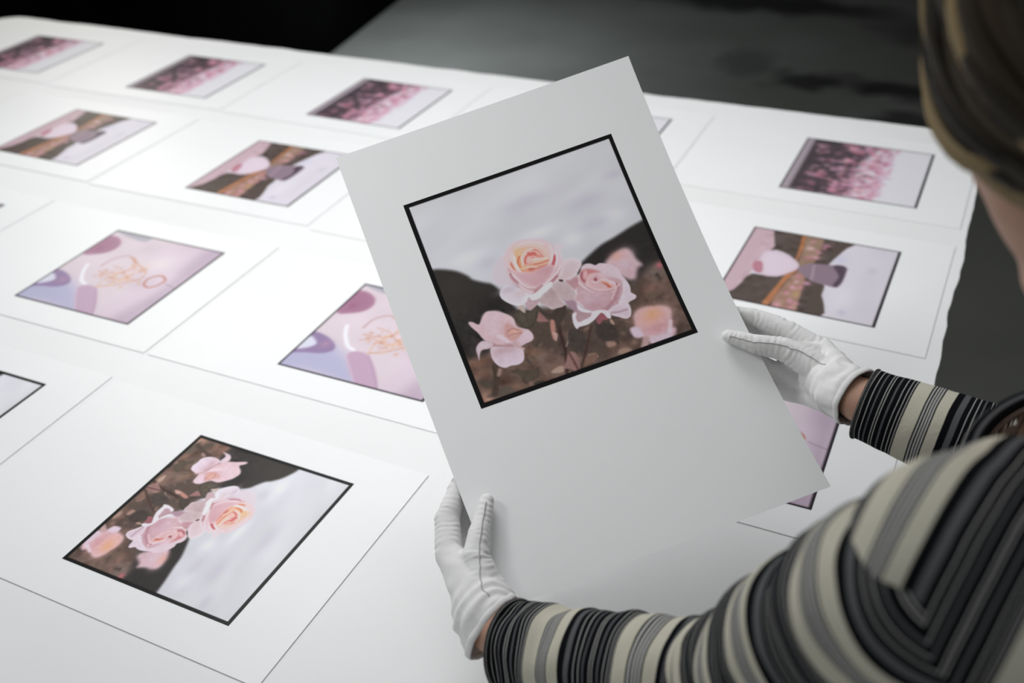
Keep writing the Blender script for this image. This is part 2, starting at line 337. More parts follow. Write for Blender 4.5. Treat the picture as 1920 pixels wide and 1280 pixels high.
    c.l([(681,786),(714,794),(752,795)], (178, 146, 160), 9, 7)
    # shadow below and curled lower petals
    c.p([(547,682),(561,696),(582,732),(605,753),(568,748),(546,723)], (182, 142, 156), 4)
    c.p([(525,728),(546,723),(576,747),(601,752),(590,769),(563,779),(536,777),(517,758)], (176, 142, 150), 5)
    c.p([(546,690),(558,695),(576,726),(604,751),(597,754),(564,738),(551,717)], (216, 206, 216), 3)
    c.p([(607,795),(637,769),(651,783),(656,809),(634,805),(613,818)], (150, 84, 94), 4)
    c.p([(516,741),(527,731),(540,734),(528,754),(533,776),(564,775),(590,769),(609,753),(639,756),(665,767),(675,787),(672,807),(658,804),(649,780),(639,770),(616,782),(597,792),(565,801),(527,799),(513,804),(508,779)], (215, 204, 212), 3)
    c.p([(663,812),(673,816),(675,841),(662,832)], (170, 136, 120), 4)
    # ---- petals linking the two roses
    c.p([(572,492),(603,484),(630,496),(646,515),(645,531),(628,550),(601,569),(558,578),(515,567),(542,527)], (208, 190, 196), 5, g=((196, 168, 174), -.3, 1), rim=(218, 202, 208), rw=10)
    c.p([(549,579),(573,580),(606,575),(598,606),(576,631),(562,617)], (184, 136, 144), 8)
    c.p([(502,570),(529,570),(550,588),(567,615),(570,645),(555,673),(531,674),(507,655),(493,621),(483,588)], (184, 160, 164), 4, rim=(196, 172, 176), rw=12)
    c.p([(497,631),(512,661),(547,674),(556,698),(541,726),(518,696),(512,673)], (164, 130, 146), 6)
    c.p([(404,629),(429,606),(477,582),(494,609),(500,644),(507,676),(495,686),(468,684),(445,682),(427,659)], (188, 162, 166), 4, g=((170, 142, 146), 0, -1), rim=(196, 174, 178), rw=10)
    c.p([(526,563),(541,570),(538,577),(525,571)], (60, 44, 46), 4)
    # ---- rose 1
    c.p([(243,458),(272,419),(303,393),(336,368),(366,349),(394,339),(402,350),(364,386),(332,441),(333,500),(329,531),(289,513),(263,499)], (203, 194, 205), 16)
    c.p([(273,420),(325,376),(342,403),(330,457),(334,508),(294,510),(262,482)], (204, 190, 199), 8)
    c.p([(568,402),(605,413),(601,429),(582,437),(581,470),(565,519),(537,550),(532,523),(557,449)], (208, 196, 203), 7)
    c.p([(337,380),(352,357),(382,339),(417,330),(451,334),(491,346),(528,362),(553,390),(565,430),(570,466),(570,503),(540,543),(501,562),(455,578),(407,581),(364,561),(338,518),(324,471),(326,426)], (212, 182, 188), 8, rim=(210, 188, 196), rw=24)
    c.p([(384,364),(418,348),(464,352),(512,373),(534,407),(534,448),(511,415),(470,379),(417,372),(382,393)], (218, 180, 180), 9)
    c.l([(394,360),(437,350),(485,360),(520,383)], (224, 196, 198), 9, 8); c.l([(407,377),(443,367),(486,377),(515,404),(525,441)], (226, 188, 182), 10, 7)
    # peach heart
    c.p([(391,384),(423,368),(470,377),(510,408),(525,450),(536,483),(519,497),(481,492),(426,492),(386,473),(379,442),(379,409)], (224, 172, 152), 8, g=((226, 158, 130), -1, .4))
    c.b(402, 392, 24, 40, (232, 176, 118), .9); c.b(392, 447, 40, 30, (224, 146, 96), .9); c.b(450, 472, 70, 22, (232, 150, 112), .85); c.b(516, 433, 40, 40, (222, 184, 176), .7)
    c.p([(419,398),(452,385),(481,390),(501,420),(512,453),(477,453),(440,456),(414,451),(408,427)], (224, 170, 160), 5)
    c.p([(439,397),(465,392),(485,401),(499,436),(495,447),(474,430),(459,417),(446,420)], (206, 100, 96), 5)
    c.p([(477,401),(493,421),(499,446),(482,438),(473,422)], (216, 138, 122), 4); c.l([(451,397),(476,403),(488,423)], (228, 178, 168), 6, 4)
    c.p([(413,433),(424,416),(442,410),(458,425),(457,441),(440,456),(419,448)], (226, 182, 174), 4, rim=(208, 126, 116), rw=8)
    c.l([(414,442),(422,420),(438,409),(457,412)], (204, 98, 88), 7, 4); c.l([(401,446),(410,411),(434,391),(467,387)], (230, 192, 184), 10, 5)
    c.l([(379,442),(389,408),(413,383),(447,377)], (228, 178, 150), 8, 5); c.l([(381,455),(384,427),(399,403)], (206, 112, 80), 9, 6)
    c.p([(454,440),(480,445),(516,454),(520,464),(490,470),(456,466),(440,456)], (226, 176, 158), 4); c.l([(447,458),(477,463),(513,462)], (208, 116, 88), 7, 4); c.l([(451,437),(485,443),(517,451)], (232, 196, 186), 8, 4)
    c.l([(418,473),(447,479),(486,481),(509,481)], (206, 110, 92), 6, 4); c.b(430, 477, 16, 10, (190, 80, 72), .9); c.l([(392,459),(422,462),(456,474)], (232, 186, 168), 8, 5)
    c.p([(353,416),(362,423),(361,458),(346,455),(345,433)], (206, 110, 86), 7); c.p([(517,471),(536,453),(552,447),(549,471),(529,497),(519,485)], (190, 88, 94), 5)
    c.l([(344,387),(344,429),(352,461)], (222, 186, 186), 12, 8); c.l([(374,381),(369,421),(375,461)], (224, 192, 190), 18, 8); c.l([(380,396),(373,435),(379,471)], (232, 206, 202), 8, 4)
    c.l([(544,402),(543,435),(527,467),(508,485)], (222, 194, 198), 12, 6); c.l([(560,433),(556,465),(534,499),(506,530)], (222, 198, 204), 10, 6); c.l([(544,444),(519,476)], (226, 198, 200), 6, 4)
    # front petals
    c.p([(333,437),(343,453),(367,504),(388,549),(418,573),(451,568),(490,549),(525,520),(543,506),(550,517),(521,552),(475,577),(419,590),(378,576),(346,538),(327,485)], (200, 158, 166), 6)
    c.p([(343,458),(367,462),(389,477),(422,493),(456,495),(492,483),(519,487),(527,500),(507,526),(474,551),(438,563),(405,557),(377,528),(358,496)], (206, 164, 170), 5, g=((196, 150, 160), .2, 1), rim=(216, 180, 184), rw=8)
    c.b(476, 506, 50, 30, (192, 136, 148), .8); c.b(441, 514, 60, 30, (204, 158, 166), .8); c.b(390, 504, 50, 30, (204, 160, 170), .6)
    c.l([(333,458),(348,480),(364,520),(387,553),(412,568)], (220, 196, 202), 9, 5); c.l([(335,463),(337,489),(353,519)], (176, 120, 132), 8, 6)
    c.l([(355,524),(379,554),(412,568),(464,556)], (182, 128, 136), 6, 5); c.l([(555,506),(519,535),(485,552),(454,561)], (222, 200, 206), 9, 5)
    c.l([(523,545),(484,564),(445,574),(408,579)], (176, 118, 126), 12, 8); c.p([(354,516),(373,548),(398,574),(384,581),(355,555)], (218, 192, 198), 7)
    # white lower petals
    c.p([(349,609),(371,593),(379,612),(411,611),(402,633),(357,654),(346,637)], (186, 156, 162), 4)
    c.p([(309,619),(334,618),(335,633),(331,656),(320,646)], (188, 168, 158), 4)
    c.p([(258,534),(277,514),(302,510),(327,525),(350,547),(371,574),(384,589),(371,593),(353,611),(327,618),(309,614),(285,596),(266,574),(257,555)], (212, 204, 214), 4, g=((204, 188, 198), 0, -1), rim=(218, 212, 220), rw=8)
    c.b(305, 531, 60, 18, (190, 172, 186), .7); c.b(351, 564, 50, 20, (204, 178, 184), .7)
    c.p([(376,590),(397,588),(428,576),(461,563),(493,561),(484,580),(456,595),(430,602),(409,615),(384,614),(377,603)], (216, 208, 216), 3)
    # black keyline printed round the picture
    c.p([(18, 18), (34, 19), (19, 34)], (225, 225, 226), 2, k=1); c.p([(982, 18), (966, 19), (981, 34)], (225, 225, 226), 2, k=1)
    # fine petal texture, slightly muted like the print
    c.grain(2.2, 51, 90, mask=np.clip((Y - .45) * 6, 0, 1)); c.grain(1.8, 52, 46, mask=np.clip((Y - .45) * 6, 0, 1))
    gr = c.I.mean(-1, keepdims=True); c.I = gr + (c.I - gr) * .86
    c.border((20, 19, 21, 22), (16, 15, 15))
    return c.albedo(1.30)

def art_necklace(N):
    c = Canvas(N, (206, 192, 199))
    c.p([(1014,1018),(675,1057),(728,721),(1004,435),(986,754)], (172, 170, 196), 70)
    c.p([(114,501),(-23,-15),(1013,-13),(1041,292),(694,307)], (204, 188, 200), 60); c.p([(41,156),(8,-7),(535,15),(1013,-13),(989,158),(588,92)], (182, 164, 180), 70)
    c.b(300, 341, 150, 140, (220, 208, 210), .8)
    c.p([(-3,1046),(-25,705),(77,667),(59,852)], (165, 162, 172), 16)
    c.grain(2.5, 21, 7)
    c.p([(376,981),(208,1022),(105,1016),(87,929),(140,837),(226,801),(308,826),(365,906)], (156, 112, 136), 12, rim=(172, 132, 154), rw=20); c.b(273, 927, 40, 30, (146, 92, 118), .7)
    c.p([(863,1012),(745,1035),(624,1007),(629,901),(682,802),(744,763),(802,811),(835,925)], (142, 122, 156), 12)
    c.b(710, 847, 40, 34, (168, 134, 160), .9)
    c.p([(815,1004),(712,1018),(667,981),(725,902),(790,939)], (206, 206, 220), 14)
    c.p([(756,662),(718,530),(984,308),(986,460)], (184, 156, 178), 10); c.l([(718,530),(990,307)], (168, 140, 166), 6, 6); c.l([(758,668),(984,471)], (198, 178, 196), 7, 6)
    c.l([(485,834),(574,789),(673,710),(701,650)], (226, 224, 232), 26, 14)
    c.l([(470,724),(358,712),(286,629),(339,516)], (188, 158, 164), 16, 10)
    for ln, cl, w in (([(292,607),(357,492),(415,368),(510,332),(593,399),(657,468),(699,547)], (196, 142, 104), 15), ([(533,681),(526,557),(479,503),(388,505),(303,565)], (198, 140, 108), 14),
                      ([(553,596),(583,472),(490,429),(385,427)], (206, 150, 104), 12), ([(438,638),(455,542),(537,418),(529,330)], (190, 140, 116), 10), ([(699,547),(591,561),(526,525)], (210, 170, 130), 10)):
        c.l(ln, cl, w, 12, .62)
    rng = random.Random(3)
    P0 = np.array([[(535,549)][0], [(451,464)][0], [(570,437)][0]])
    for i in range(110):
        a = P0[rng.randrange(3)]; c.b(a[0] + rng.gauss(0, 42), a[1] + rng.gauss(0, 55), rng.uniform(7, 19), rng.uniform(7, 19), rng.choice([(204, 150, 112), (222, 200, 200), (188, 134, 112), (214, 180, 150), (206, 178, 178), (216, 196, 200)]), .7)
    c.l([(564,255),(490,279),(426,224),(462,153),(533,155),(584,196),(564,255)], (180, 122, 104), 16, 10)
    c.l([(500,121),(530,3),(536,-47)], (140, 116, 124), 5, 6)
    c.border((17, 13, 13, 13), (44, 38, 44), 4)
    return c.albedo(1.05)

def art_garden(N):
    c = Canvas(N, (208, 203, 212))
    c.grain(4, 31, 4, ay=2); c.b(249, 356, 60, 60, (196, 194, 214), .8); c.b(330, 134, 60, 40, (190, 186, 198), .7); c.b(904, 216, 40, 30, (184, 178, 196), .7)
    c.p([(-104,1087),(-100,873),(228,800),(335,818),(468,856),(658,859),(777,879),(892,899),(1088,954),(1012,1021),(646,1015)], (190, 164, 172), 8)
    c.p([(-119,878),(-79,652),(-58,490),(-32,296),(87,344),(198,375),(337,408),(516,413),(645,375),(748,371),(867,329),(1019,337),(1040,670),(1046,976),(884,901),(777,879),(644,845),(627,690),(471,579),(319,677),(280,778),(317,823),(228,800)], (84, 73, 68), 8, k=2)
    c.p([(-22,662),(-24,630),(194,612),(409,611),(471,579),(691,622),(982,651),(982,693),(762,665),(592,647),(377,628),(147,646)], (172, 116, 82), 9)
    c.p([(-24,630),(-26,520),(131,504),(286,498),(408,515),(468,571),(367,603),(174,612)], (146, 122, 104), 12); c.p([(485,567),(557,516),(696,501),(898,487),(1014,485),(991,632),(707,618)], (158, 126, 110), 12)
    rng = random.Random(8)
    for (x, y) in [(99,475),(143,484),(289,506),(76,571),(211,505),(573,555),(646,555),(702,516),(637,489),(792,521),(886,541),(963,522),(963,605),(721,563),(798,579),(904,503),(176,567),(309,555)]:
        c.b(x, y, rng.uniform(20, 36), rng.uniform(18, 34), rng.choice([(206, 150, 176), (200, 140, 160), (210, 170, 178), (190, 130, 146), (172, 140, 92)]), .85)
    c.grain(9, 33, 22, mask=((c.Y > 430) & (c.Y < 900)).astype(float) * .7)
    c.p([(389,855),(303,827),(305,717),(373,620),(436,585),(495,591),(583,649),(621,692),(635,776),(515,830)], (212, 196, 208), 8, rim=(198, 176, 188), rw=14)
    c.p([(514,876),(468,856),(474,823),(559,796),(619,798),(602,847)], (178, 124, 138), 9)
    c.p([(475,587),(400,552),(376,522),(358,447),(341,301),(409,285),(520,288),(620,306),(616,383),(598,472),(538,537)], (136, 118, 130), 8)
    c.p([(353,378),(341,301),(519,284),(615,303),(592,333),(478,318)], (84, 70, 84), 10); c.l([(391,496),(576,472)], (168, 146, 158), 12, 10)
    c.border((20, 12, 12, 12), (48, 45, 48), 4)
    return c.albedo(1.05)

def art_blossom(N):
    c = Canvas(N, (216, 215, 220))
    c.p([(-20,1025),(24,515),(31,430),(385,506),(630,515),(962,530),(985,975),(989,1028)], (70, 62, 66), 40)
    rng = random.Random(12)
    for i in range(420):
        u = rng.random() * 1000; d = rng.random()
        v = 1000 - (120 + 560 * (d ** .8))
        pk = rng.choice([(206, 158, 178), (184, 122, 144), (214, 172, 184), (172, 110, 130), (206, 130, 150), (196, 150, 178), (120, 92, 102)])
        if v > 640 and rng.random() < .62: pk = rng.choice([(70, 62, 66), (84, 72, 78), (60, 54, 58), (110, 84, 94)])
        c.b(u, v, rng.uniform(16, 44), rng.uniform(16, 44), pk, .6)
    for i in range(70):
        c.b(rng.random() * 1000, rng.uniform(270, 360), rng.uniform(12, 30), rng.uniform(10, 24), rng.choice([(216, 215, 220), (206, 170, 190), (198, 150, 176)]), .9)
    c.p([(-50, 930), (1050, 930), (1050, 1050), (-50, 1050)], (160, 148, 156), 18, k=1)
    c.border((20, 12, 12, 12), (50, 46, 50), 4)
    return c.albedo(1.05)


def grid_mesh(name, N, w, h, cx, cy, colors=None, fn=None, z=0.0):
    """flat N x N quad grid of size w x h centred on (cx, cy); colours go one to a face (row 0 = top)"""
    n = N + 1
    xs = cx - w / 2 + w * np.arange(n) / N; ys = cy + h / 2 - h * np.arange(n) / N
    X, Y = np.meshgrid(xs, ys); P = np.stack([X, Y, np.full_like(X, z)], -1).reshape(-1, 3)
    if fn is not None: P = fn(P)
    i = np.arange(N); I, J = np.meshgrid(i, i); a = (J * n + I).ravel()
    F = np.stack([a, a + n, a + n + 1, a + 1], -1).astype(np.int32)
    me = bpy.data.meshes.new(name)
    me.vertices.add(n * n); me.vertices.foreach_set('co', P.astype(np.float32).ravel())
    me.loops.add(len(F) * 4); me.loops.foreach_set('vertex_index', F.ravel())
    me.polygons.add(len(F)); me.polygons.foreach_set('loop_start', np.arange(0, len(F) * 4, 4, dtype=np.int32))
    me.polygons.foreach_set('loop_total', np.full(len(F), 4, dtype=np.int32))
    me.update(calc_edges=True)
    if colors is not None:
        C = np.concatenate([colors, np.ones(colors.shape[:2] + (1,))], -1)
        # average the four cells round each vertex -> smooth colour
        Pd = np.pad(C, ((1, 1), (1, 1), (0, 0)), mode='edge')
        Vv = (Pd[:-1, :-1] + Pd[1:, :-1] + Pd[:-1, 1:] + Pd[1:, 1:]) / 4
        ca = me.color_attributes.new('print', 'FLOAT_COLOR', 'POINT')
        ca.data.foreach_set('color', Vv.reshape(-1).astype(np.float32))
    return me

def slab_mesh(name, x0, x1, y0, y1, th, nx, ny, fn=None, z0=0.0):
    """thin closed sheet, top at z0+th"""
    def idx(i, j, k): return (k * (ny + 1) + j) * (nx + 1) + i
    P = []
    for k in (0, 1):
        for j in range(ny + 1):
            for i in range(nx + 1):
                P.append((x0 + (x1 - x0) * i / nx, y0 + (y1 - y0) * j / ny, z0 + th * k))
    F = []
    for j in range(ny):
        for i in range(nx):
            F.append((idx(i, j, 1), idx(i + 1, j, 1), idx(i + 1, j + 1, 1), idx(i, j + 1, 1)))
            F.append((idx(i, j, 0), idx(i, j + 1, 0), idx(i + 1, j + 1, 0), idx(i + 1, j, 0)))
    for i in range(nx):
        F.append((idx(i, 0, 0), idx(i + 1, 0, 0), idx(i + 1, 0, 1), idx(i, 0, 1)))
        F.append((idx(i + 1, ny, 0), idx(i, ny, 0), idx(i, ny, 1), idx(i + 1, ny, 1)))
    for j in range(ny):
        F.append((idx(0, j + 1, 0), idx(0, j, 0), idx(0, j, 1), idx(0, j + 1, 1)))
        F.append((idx(nx, j, 0), idx(nx, j + 1, 0), idx(nx, j + 1, 1), idx(nx, j, 1)))
    P = np.array(P)
    if fn is not None: P = fn(P)
    return mesh(name, P, F)

# ------------------------------------------------------------------ the room
def quad(name, pts, mat):
    return link(name, mesh(name, pts, [tuple(range(len(pts)))]), mat, smooth=False)
fl = link('floor', slab_mesh('floor', -7, 5, -4, 7.2, 0.1, 2, 2, z0=-0.1), M['floor'], smooth=False); tag(fl, kind='structure')
wl = link('wall_left', slab_mesh('wall_left', -0.1, 0, -3.0, 3.2, 3.0, 1, 2), M['black'], smooth=False)
wl.location = (-3.062, 3.9, 0.0005); wl.rotation_euler = (0, 0, math.atan2(0.153, 0.979)); tag(wl, kind='structure')
wb = link('wall_back', slab_mesh('wall_back', -4.2, 5, 6.3, 6.42, 3.0, 2, 1, z0=0.0005), M['black'], smooth=False); tag(wb, kind='structure')

# ------------------------------------------------------------------ the table
def rounded_rect(x0, x1, y0, y1, r, k=10):
    out = []
    for cx, cy, a0 in ((x1 - r, y1 - r, 0), (x0 + r, y1 - r, 90), (x0 + r, y0 + r, 180), (x1 - r, y0 + r, 270)):
        for i in range(k + 1):
            a = math.radians(a0 + 90 * i / k); out.append((cx + r * math.cos(a), cy + r * math.sin(a)))
    return out
def prism(name, poly, z0, z1, bev=0.0, jig=0.0):
    # optional resample with wavy edge
    P = [Vector((x, y)) for x, y in poly]; Q = []
    n = len(P)
    for i in range(n):
        a, c = P[i], P[(i + 1) % n]; m = max(1, int((c - a).length / 0.02)) if jig else 1
        for j in range(m): Q.append(a.lerp(c, j / m))
    if jig:
        cen = sum(Q, Vector((0, 0))) / len(Q); R = []
        for i, q in enumerate(Q):
            t = (Q[(i + 1) % len(Q)] - Q[i - 1]).normalized(); nn = Vector((t.y, -t.x))
            d = noise.noise(Vector((q.x * 7, q.y * 7, 3))) * jig + noise.noise(Vector((q.x * 30, q.y * 30, 9))) * jig * .5
            R.append(q + nn * d)
        Q = R
    bm = bmesh.new(); n = len(Q)
    top = [bm.verts.new((q.x, q.y, z1)) for q in Q]; bot = [bm.verts.new((q.x, q.y, z0)) for q in Q]
    bm.faces.new(top); bm.faces.new(bot[::-1])
    for i in range(n): bm.faces.new((bot[i], bot[(i + 1) % n], top[(i + 1) % n], top[i]))
    bmesh.ops.recalc_face_normals(bm, faces=bm.faces)
    me = bpy.data.meshes.new(name); bm.to_mesh(me); bm.free(); return me
X0, X1, Y0, Y1 = -2.56, 0.004, -0.30, 2.012
table = empty('table', (X0 / 2, (Y0 + Y1) / 2, 0))
tag(table, 'large white work table with rounded corners covered in white paper', 'table')
def to_local(me, parent):
    off = Vector(parent.location); me.transform(Matrix.Translation(-off)); return me
me = prism('tabletop', rounded_rect(X0, X1, Y0, Y1, 0.075), TZ - 0.035, TZ - 0.002)
link('tabletop', to_local(me, table), M['board'], table, smooth=False)
me = prism('paper_cover', rounded_rect(X0 - .004, X1 + .004, Y0 - .004, Y1 + .004, 0.078), TZ - 0.0019, TZ, jig=0.005)
link('paper_cover', to_local(me, table), M['cover'], table, smooth=False)
for lx in (X0 + .12, (X0 + X1) / 2, X1 - .12):
    for ly in (Y0 + .12, Y1 - .12):
        me = prism('leg', rounded_rect(lx - .025, lx + .025, ly - .025, ly + .025, 0.008, 3), 0.0, TZ - 0.0351)
        link('leg', to_local(me, table), M['steel'], table, smooth=False)

# ------------------------------------------------------------------ the photo prints
MT, MS, MB = 0.316, 0.208, 0.817      # margins in picture sides: top, side, bottom
PW = (1 + 2 * MS) * S
paper_flat = slab_mesh('paper', -PW / 2, PW / 2, (-.5 - MB) * S, (.5 + MT) * S, 0.0011, 1, 1)
arts = {}
for k, fn_, N in (('rose', art_rose, 460), ('necklace', art_necklace, 200), ('garden', art_garden, 200), ('blossom', art_blossom, 200)):
    arts[k] = fn_(N)
PZ = 0.00125
pic_flat = {k: grid_mesh('picture', v.shape[0], S, S, 0, 0, v, z=PZ) for k, v in arts.items()}
for m_ in pic_flat.values(): m_.materials.append(M['picture'])
paper_flat.materials.append(M['paper'])
def lay_print(kind, x, y, th, label, group, dz=0.0):
    o = empty('photo_print', (x * S, y * S, TZ + 0.0003 + dz), -math.pi / 2 + th)
    tag(o, label, 'photo print', group)
    link('paper', paper_flat, None, o, smooth=False)
    link('picture', pic_flat[kind], None, o, smooth=False)
    return o
lay_print('blossom', -9.583, 7.767, 0.014, 'print of pink blossom at the far left corner of the table', 'blossom prints in the far row', 0.00000)
lay_print('blossom', -7.369, 7.768, 0.017, 'print of pink blossom in the far row, second from its left end', 'blossom prints in the far row', 0.00000)
lay_print('blossom', -5.173, 7.752, -0.010, 'print of pink blossom in the far row, just left of the held print', 'blossom prints in the far row', 0.00000)
lay_print('blossom', -2.990, 7.740, 0.000, 'print of pink blossom in the far row, mostly hidden behind the held print', 'blossom prints in the far row', 0.00000)
lay_print('blossom', -0.826, 7.726, -0.010, 'print of pink blossom at the far right corner of the table by the hair', 'blossom prints in the far row', 0.00000)
lay_print('garden', -7.391, 6.136, -0.004, 'garden figure print in the second row, leftmost one with its picture in view', 'garden prints in the second row', 0.00000)
lay_print('garden', -5.219, 6.121, 0.009, 'garden figure print left of the held print, touching its upper left corner', 'garden prints in the second row', 0.00000)
lay_print('garden', -3.030, 6.090, 0.004, 'print of a figure in a garden lying hidden behind the held print', 'garden prints in the second row', 0.00000)
lay_print('garden', -0.848, 6.045, -0.016, 'print of a figure in a garden at the right table edge above the right glove', 'garden prints in the second row', 0.00000)
lay_print('necklace', -7.385, 4.360, 0.006, 'print at the left edge of view beside the lilac necklace print, mostly cut off', 'necklace prints in the third row', 0.00000)
lay_print('necklace', -5.209, 4.361, 0.006, 'lilac print with gold necklace and purple eggs, fully in view at left', 'necklace prints in the third row', 0.00000)
lay_print('necklace', -3.040, 4.366, 0.003, 'lilac print with gold necklace half covered by the left side of the held print', 'necklace prints in the third row', 0.00000)
lay_print('necklace', -0.878, 4.328, 0.000, 'lilac print sticking out from under the lower right corner of the held print', 'necklace prints in the third row', 0.00000)
lay_print('rose', -5.203, 2.678, 0.005, 'print with pale sky corner cut off at the left edge, beside the near rose print', 'rose prints in the near row', 0.00000)
lay_print('rose', -3.039, 2.647, -0.015, 'print of pink roses lying nearest the viewer at lower left', 'rose prints in the near row', 0.00000)

# the held print: gently bent sheet
HR = np.array([[0.72146, -0.62021, -0.30794], [0.67655, 0.53659, 0.50434], [0.14756, 0.5722, -0.80673]]
)
HT = np.array([-1.615, 3.5767, 1.2198]
)
PHI, KAP, S0 = 1.2410, -0.2187, 0.0001
def held(P):
    """sheet coordinates (m, z towards the viewer) -> world"""
    L = P[:, :2] / S; off = P[:, 2]
    s = L[:, 0] * math.cos(PHI) + (L[:, 1] + .25) * math.sin(PHI) - S0; t = -L[:, 0] * math.sin(PHI) + (L[:, 1] + .25) * math.cos(PHI)
    z = (1 - np.cos(KAP * s)) / KAP; s2 = np.sin(KAP * s) / KAP + S0
    Q = np.stack([s2 * math.cos(PHI) - t * math.sin(PHI), s2 * math.sin(PHI) + t * math.cos(PHI) - .25, z - off / S], -1)
    return (Q @ HR.T + HT) * S + V(0, 0, TZ)
hc = held(V(0, 0, 0).reshape(1, 3))[0]
hp = empty('photo_print', hc)
tag(hp, 'photo print of pink roses held up in two white gloved hands', 'photo print')
me = slab_mesh('paper', -PW / 2, PW / 2, (-.5 - MB) * S, (.5 + MT) * S, 0.0007, 30, 44, fn=lambda P: held(P) - hc, z0=-0.0007)
o = link('paper', me, M['paper'], hp); me.set_sharp_from_angle(angle=math.radians(40))
me = grid_mesh('picture', arts['rose'].shape[0], S, S, 0, 0, arts['rose'], fn=lambda P: held(P) - hc, z=0.00015)
link('picture', me, M['picture'], hp)

# ------------------------------------------------------------------ organic shapes: union of tapered capsules / ellipsoids, voxel remeshed
def capsule(bm, p0, r0, p1, r1, seg=20, cap=6, flat=1.0, fdir=None):
    p0, p1 = V(*p0), V(*p1); d = p1 - p0; L = np.linalg.norm(d)
    if L < 1e-6: d = V(0, 0, 1)
    d = nrm(d); a = nrm(np.cross(d, fdir if fdir is not None else (V(1, 0, 0) if abs(d[0]) < .8 else V(0, 1, 0)))); c = np.cross(d, a)
    rings = []
    for i in range(cap): 
        t = -math.pi / 2 + math.pi / 2 * i / cap
        rings.append((p0 + d * r0 * math.sin(t), r0 * math.cos(t)))
    rings.append((p0, r0)); rings.append((p1, r1))
    for i in range(1, cap + 1):
        t = math.pi / 2 * i / cap; rings.append((p1 + d * r1 * math.sin(t), r1 * math.cos(t)))
    rings = rings[1:-1] 
    vs = []
    for cpt, r in rings:
        vs.append([bm.verts.new(cpt + a * r * math.cos(2 * math.pi * j / seg) + c * r * flat * math.sin(2 * math.pi * j / seg)) for j in range(seg)])
    for i in range(len(vs) - 1):
        for j in range(seg):
            bm.faces.new((vs[i][j], vs[i][(j + 1) % seg], vs[i + 1][(j + 1) % seg], vs[i + 1][j]))
    bm.faces.new(vs[0][::-1]); bm.faces.new(vs[-1])
def ellipsoid(bm, c, ax, rad, seg=28, rg=18):
    c = V(*c); A = np.array(ax, float)  # rows: unit axes
    vs = []
    for i in range(1, rg):
        t = math.pi * i / rg
        vs.append([bm.verts.new(c + A[0] * rad[0] * math.sin(t) * math.cos(2 * math.pi * j / seg) + A[1] * rad[1] * math.sin(t) * math.sin(2 * math.pi * j / seg) + A[2] * rad[2] * math.cos(t)) for j in range(seg)])
    for i in range(len(vs) - 1):
        for j in range(seg):
            bm.faces.new((vs[i][j], vs[i + 1][j], vs[i + 1][(j + 1) % seg], vs[i][(j + 1) % seg]))
    bm.faces.new(vs[0]); bm.faces.new(vs[-1][::-1])
def fuse(name, build, voxel, smooth_it=6, fac=0.5):
    bm = bmesh.new(); build(bm); bmesh.ops.recalc_face_normals(bm, faces=bm.faces)
    me = bpy.data.meshes.new(name + '_raw'); bm.to_mesh(me); bm.free()
    o = bpy.data.objects.new(name + '_raw', me); COL.objects.link(o)
    m = o.modifiers.new('r', 'REMESH'); m.mode = 'VOXEL'; m.voxel_size = voxel
    s_ = o.modifiers.new('s', 'SMOOTH'); s_.iterations = smooth_it; s_.factor = fac
    dg = bpy.context.evaluated_depsgraph_get(); dg.update()
    out = bpy.data.meshes.new_from_object(o.evaluated_get(dg)); out.name = name
    bpy.data.objects.remove(o); bpy.data.meshes.remove(me)
    return out
def arr(me):
    a = np.empty(len(me.vertices) * 3, np.float32); me.vertices.foreach_get('co', a); return a.reshape(-1, 3).astype(float)
def nor(me):
    a = np.empty(len(me.vertices) * 3, np.float32); me.vertex_normals.foreach_get('vector', a); return a.reshape(-1, 3).astype(float)
def put(me, A): me.vertices.foreach_set('co', A.astype(np.float32).ravel()); me.update()
def seg_param(P, a, b_):
    d = b_ - a; L = d @ d; t = np.clip(((P - a) @ d) / L, 0, 1); return t, np.linalg.norm(P - (a + t[:, None] * d), axis=1)
def cut_beyond(me, p, n):
    """drop every face lying beyond the plane (p, n)"""
    bm = bmesh.new(); bm.from_mesh(me)
    bmesh.ops.bisect_plane(bm, geom=bm.verts[:] + bm.edges[:] + bm.faces[:], plane_co=Vector(p), plane_no=Vector(n), clear_outer=True)
    bm.to_mesh(me); bm.free(); me.update(); return me

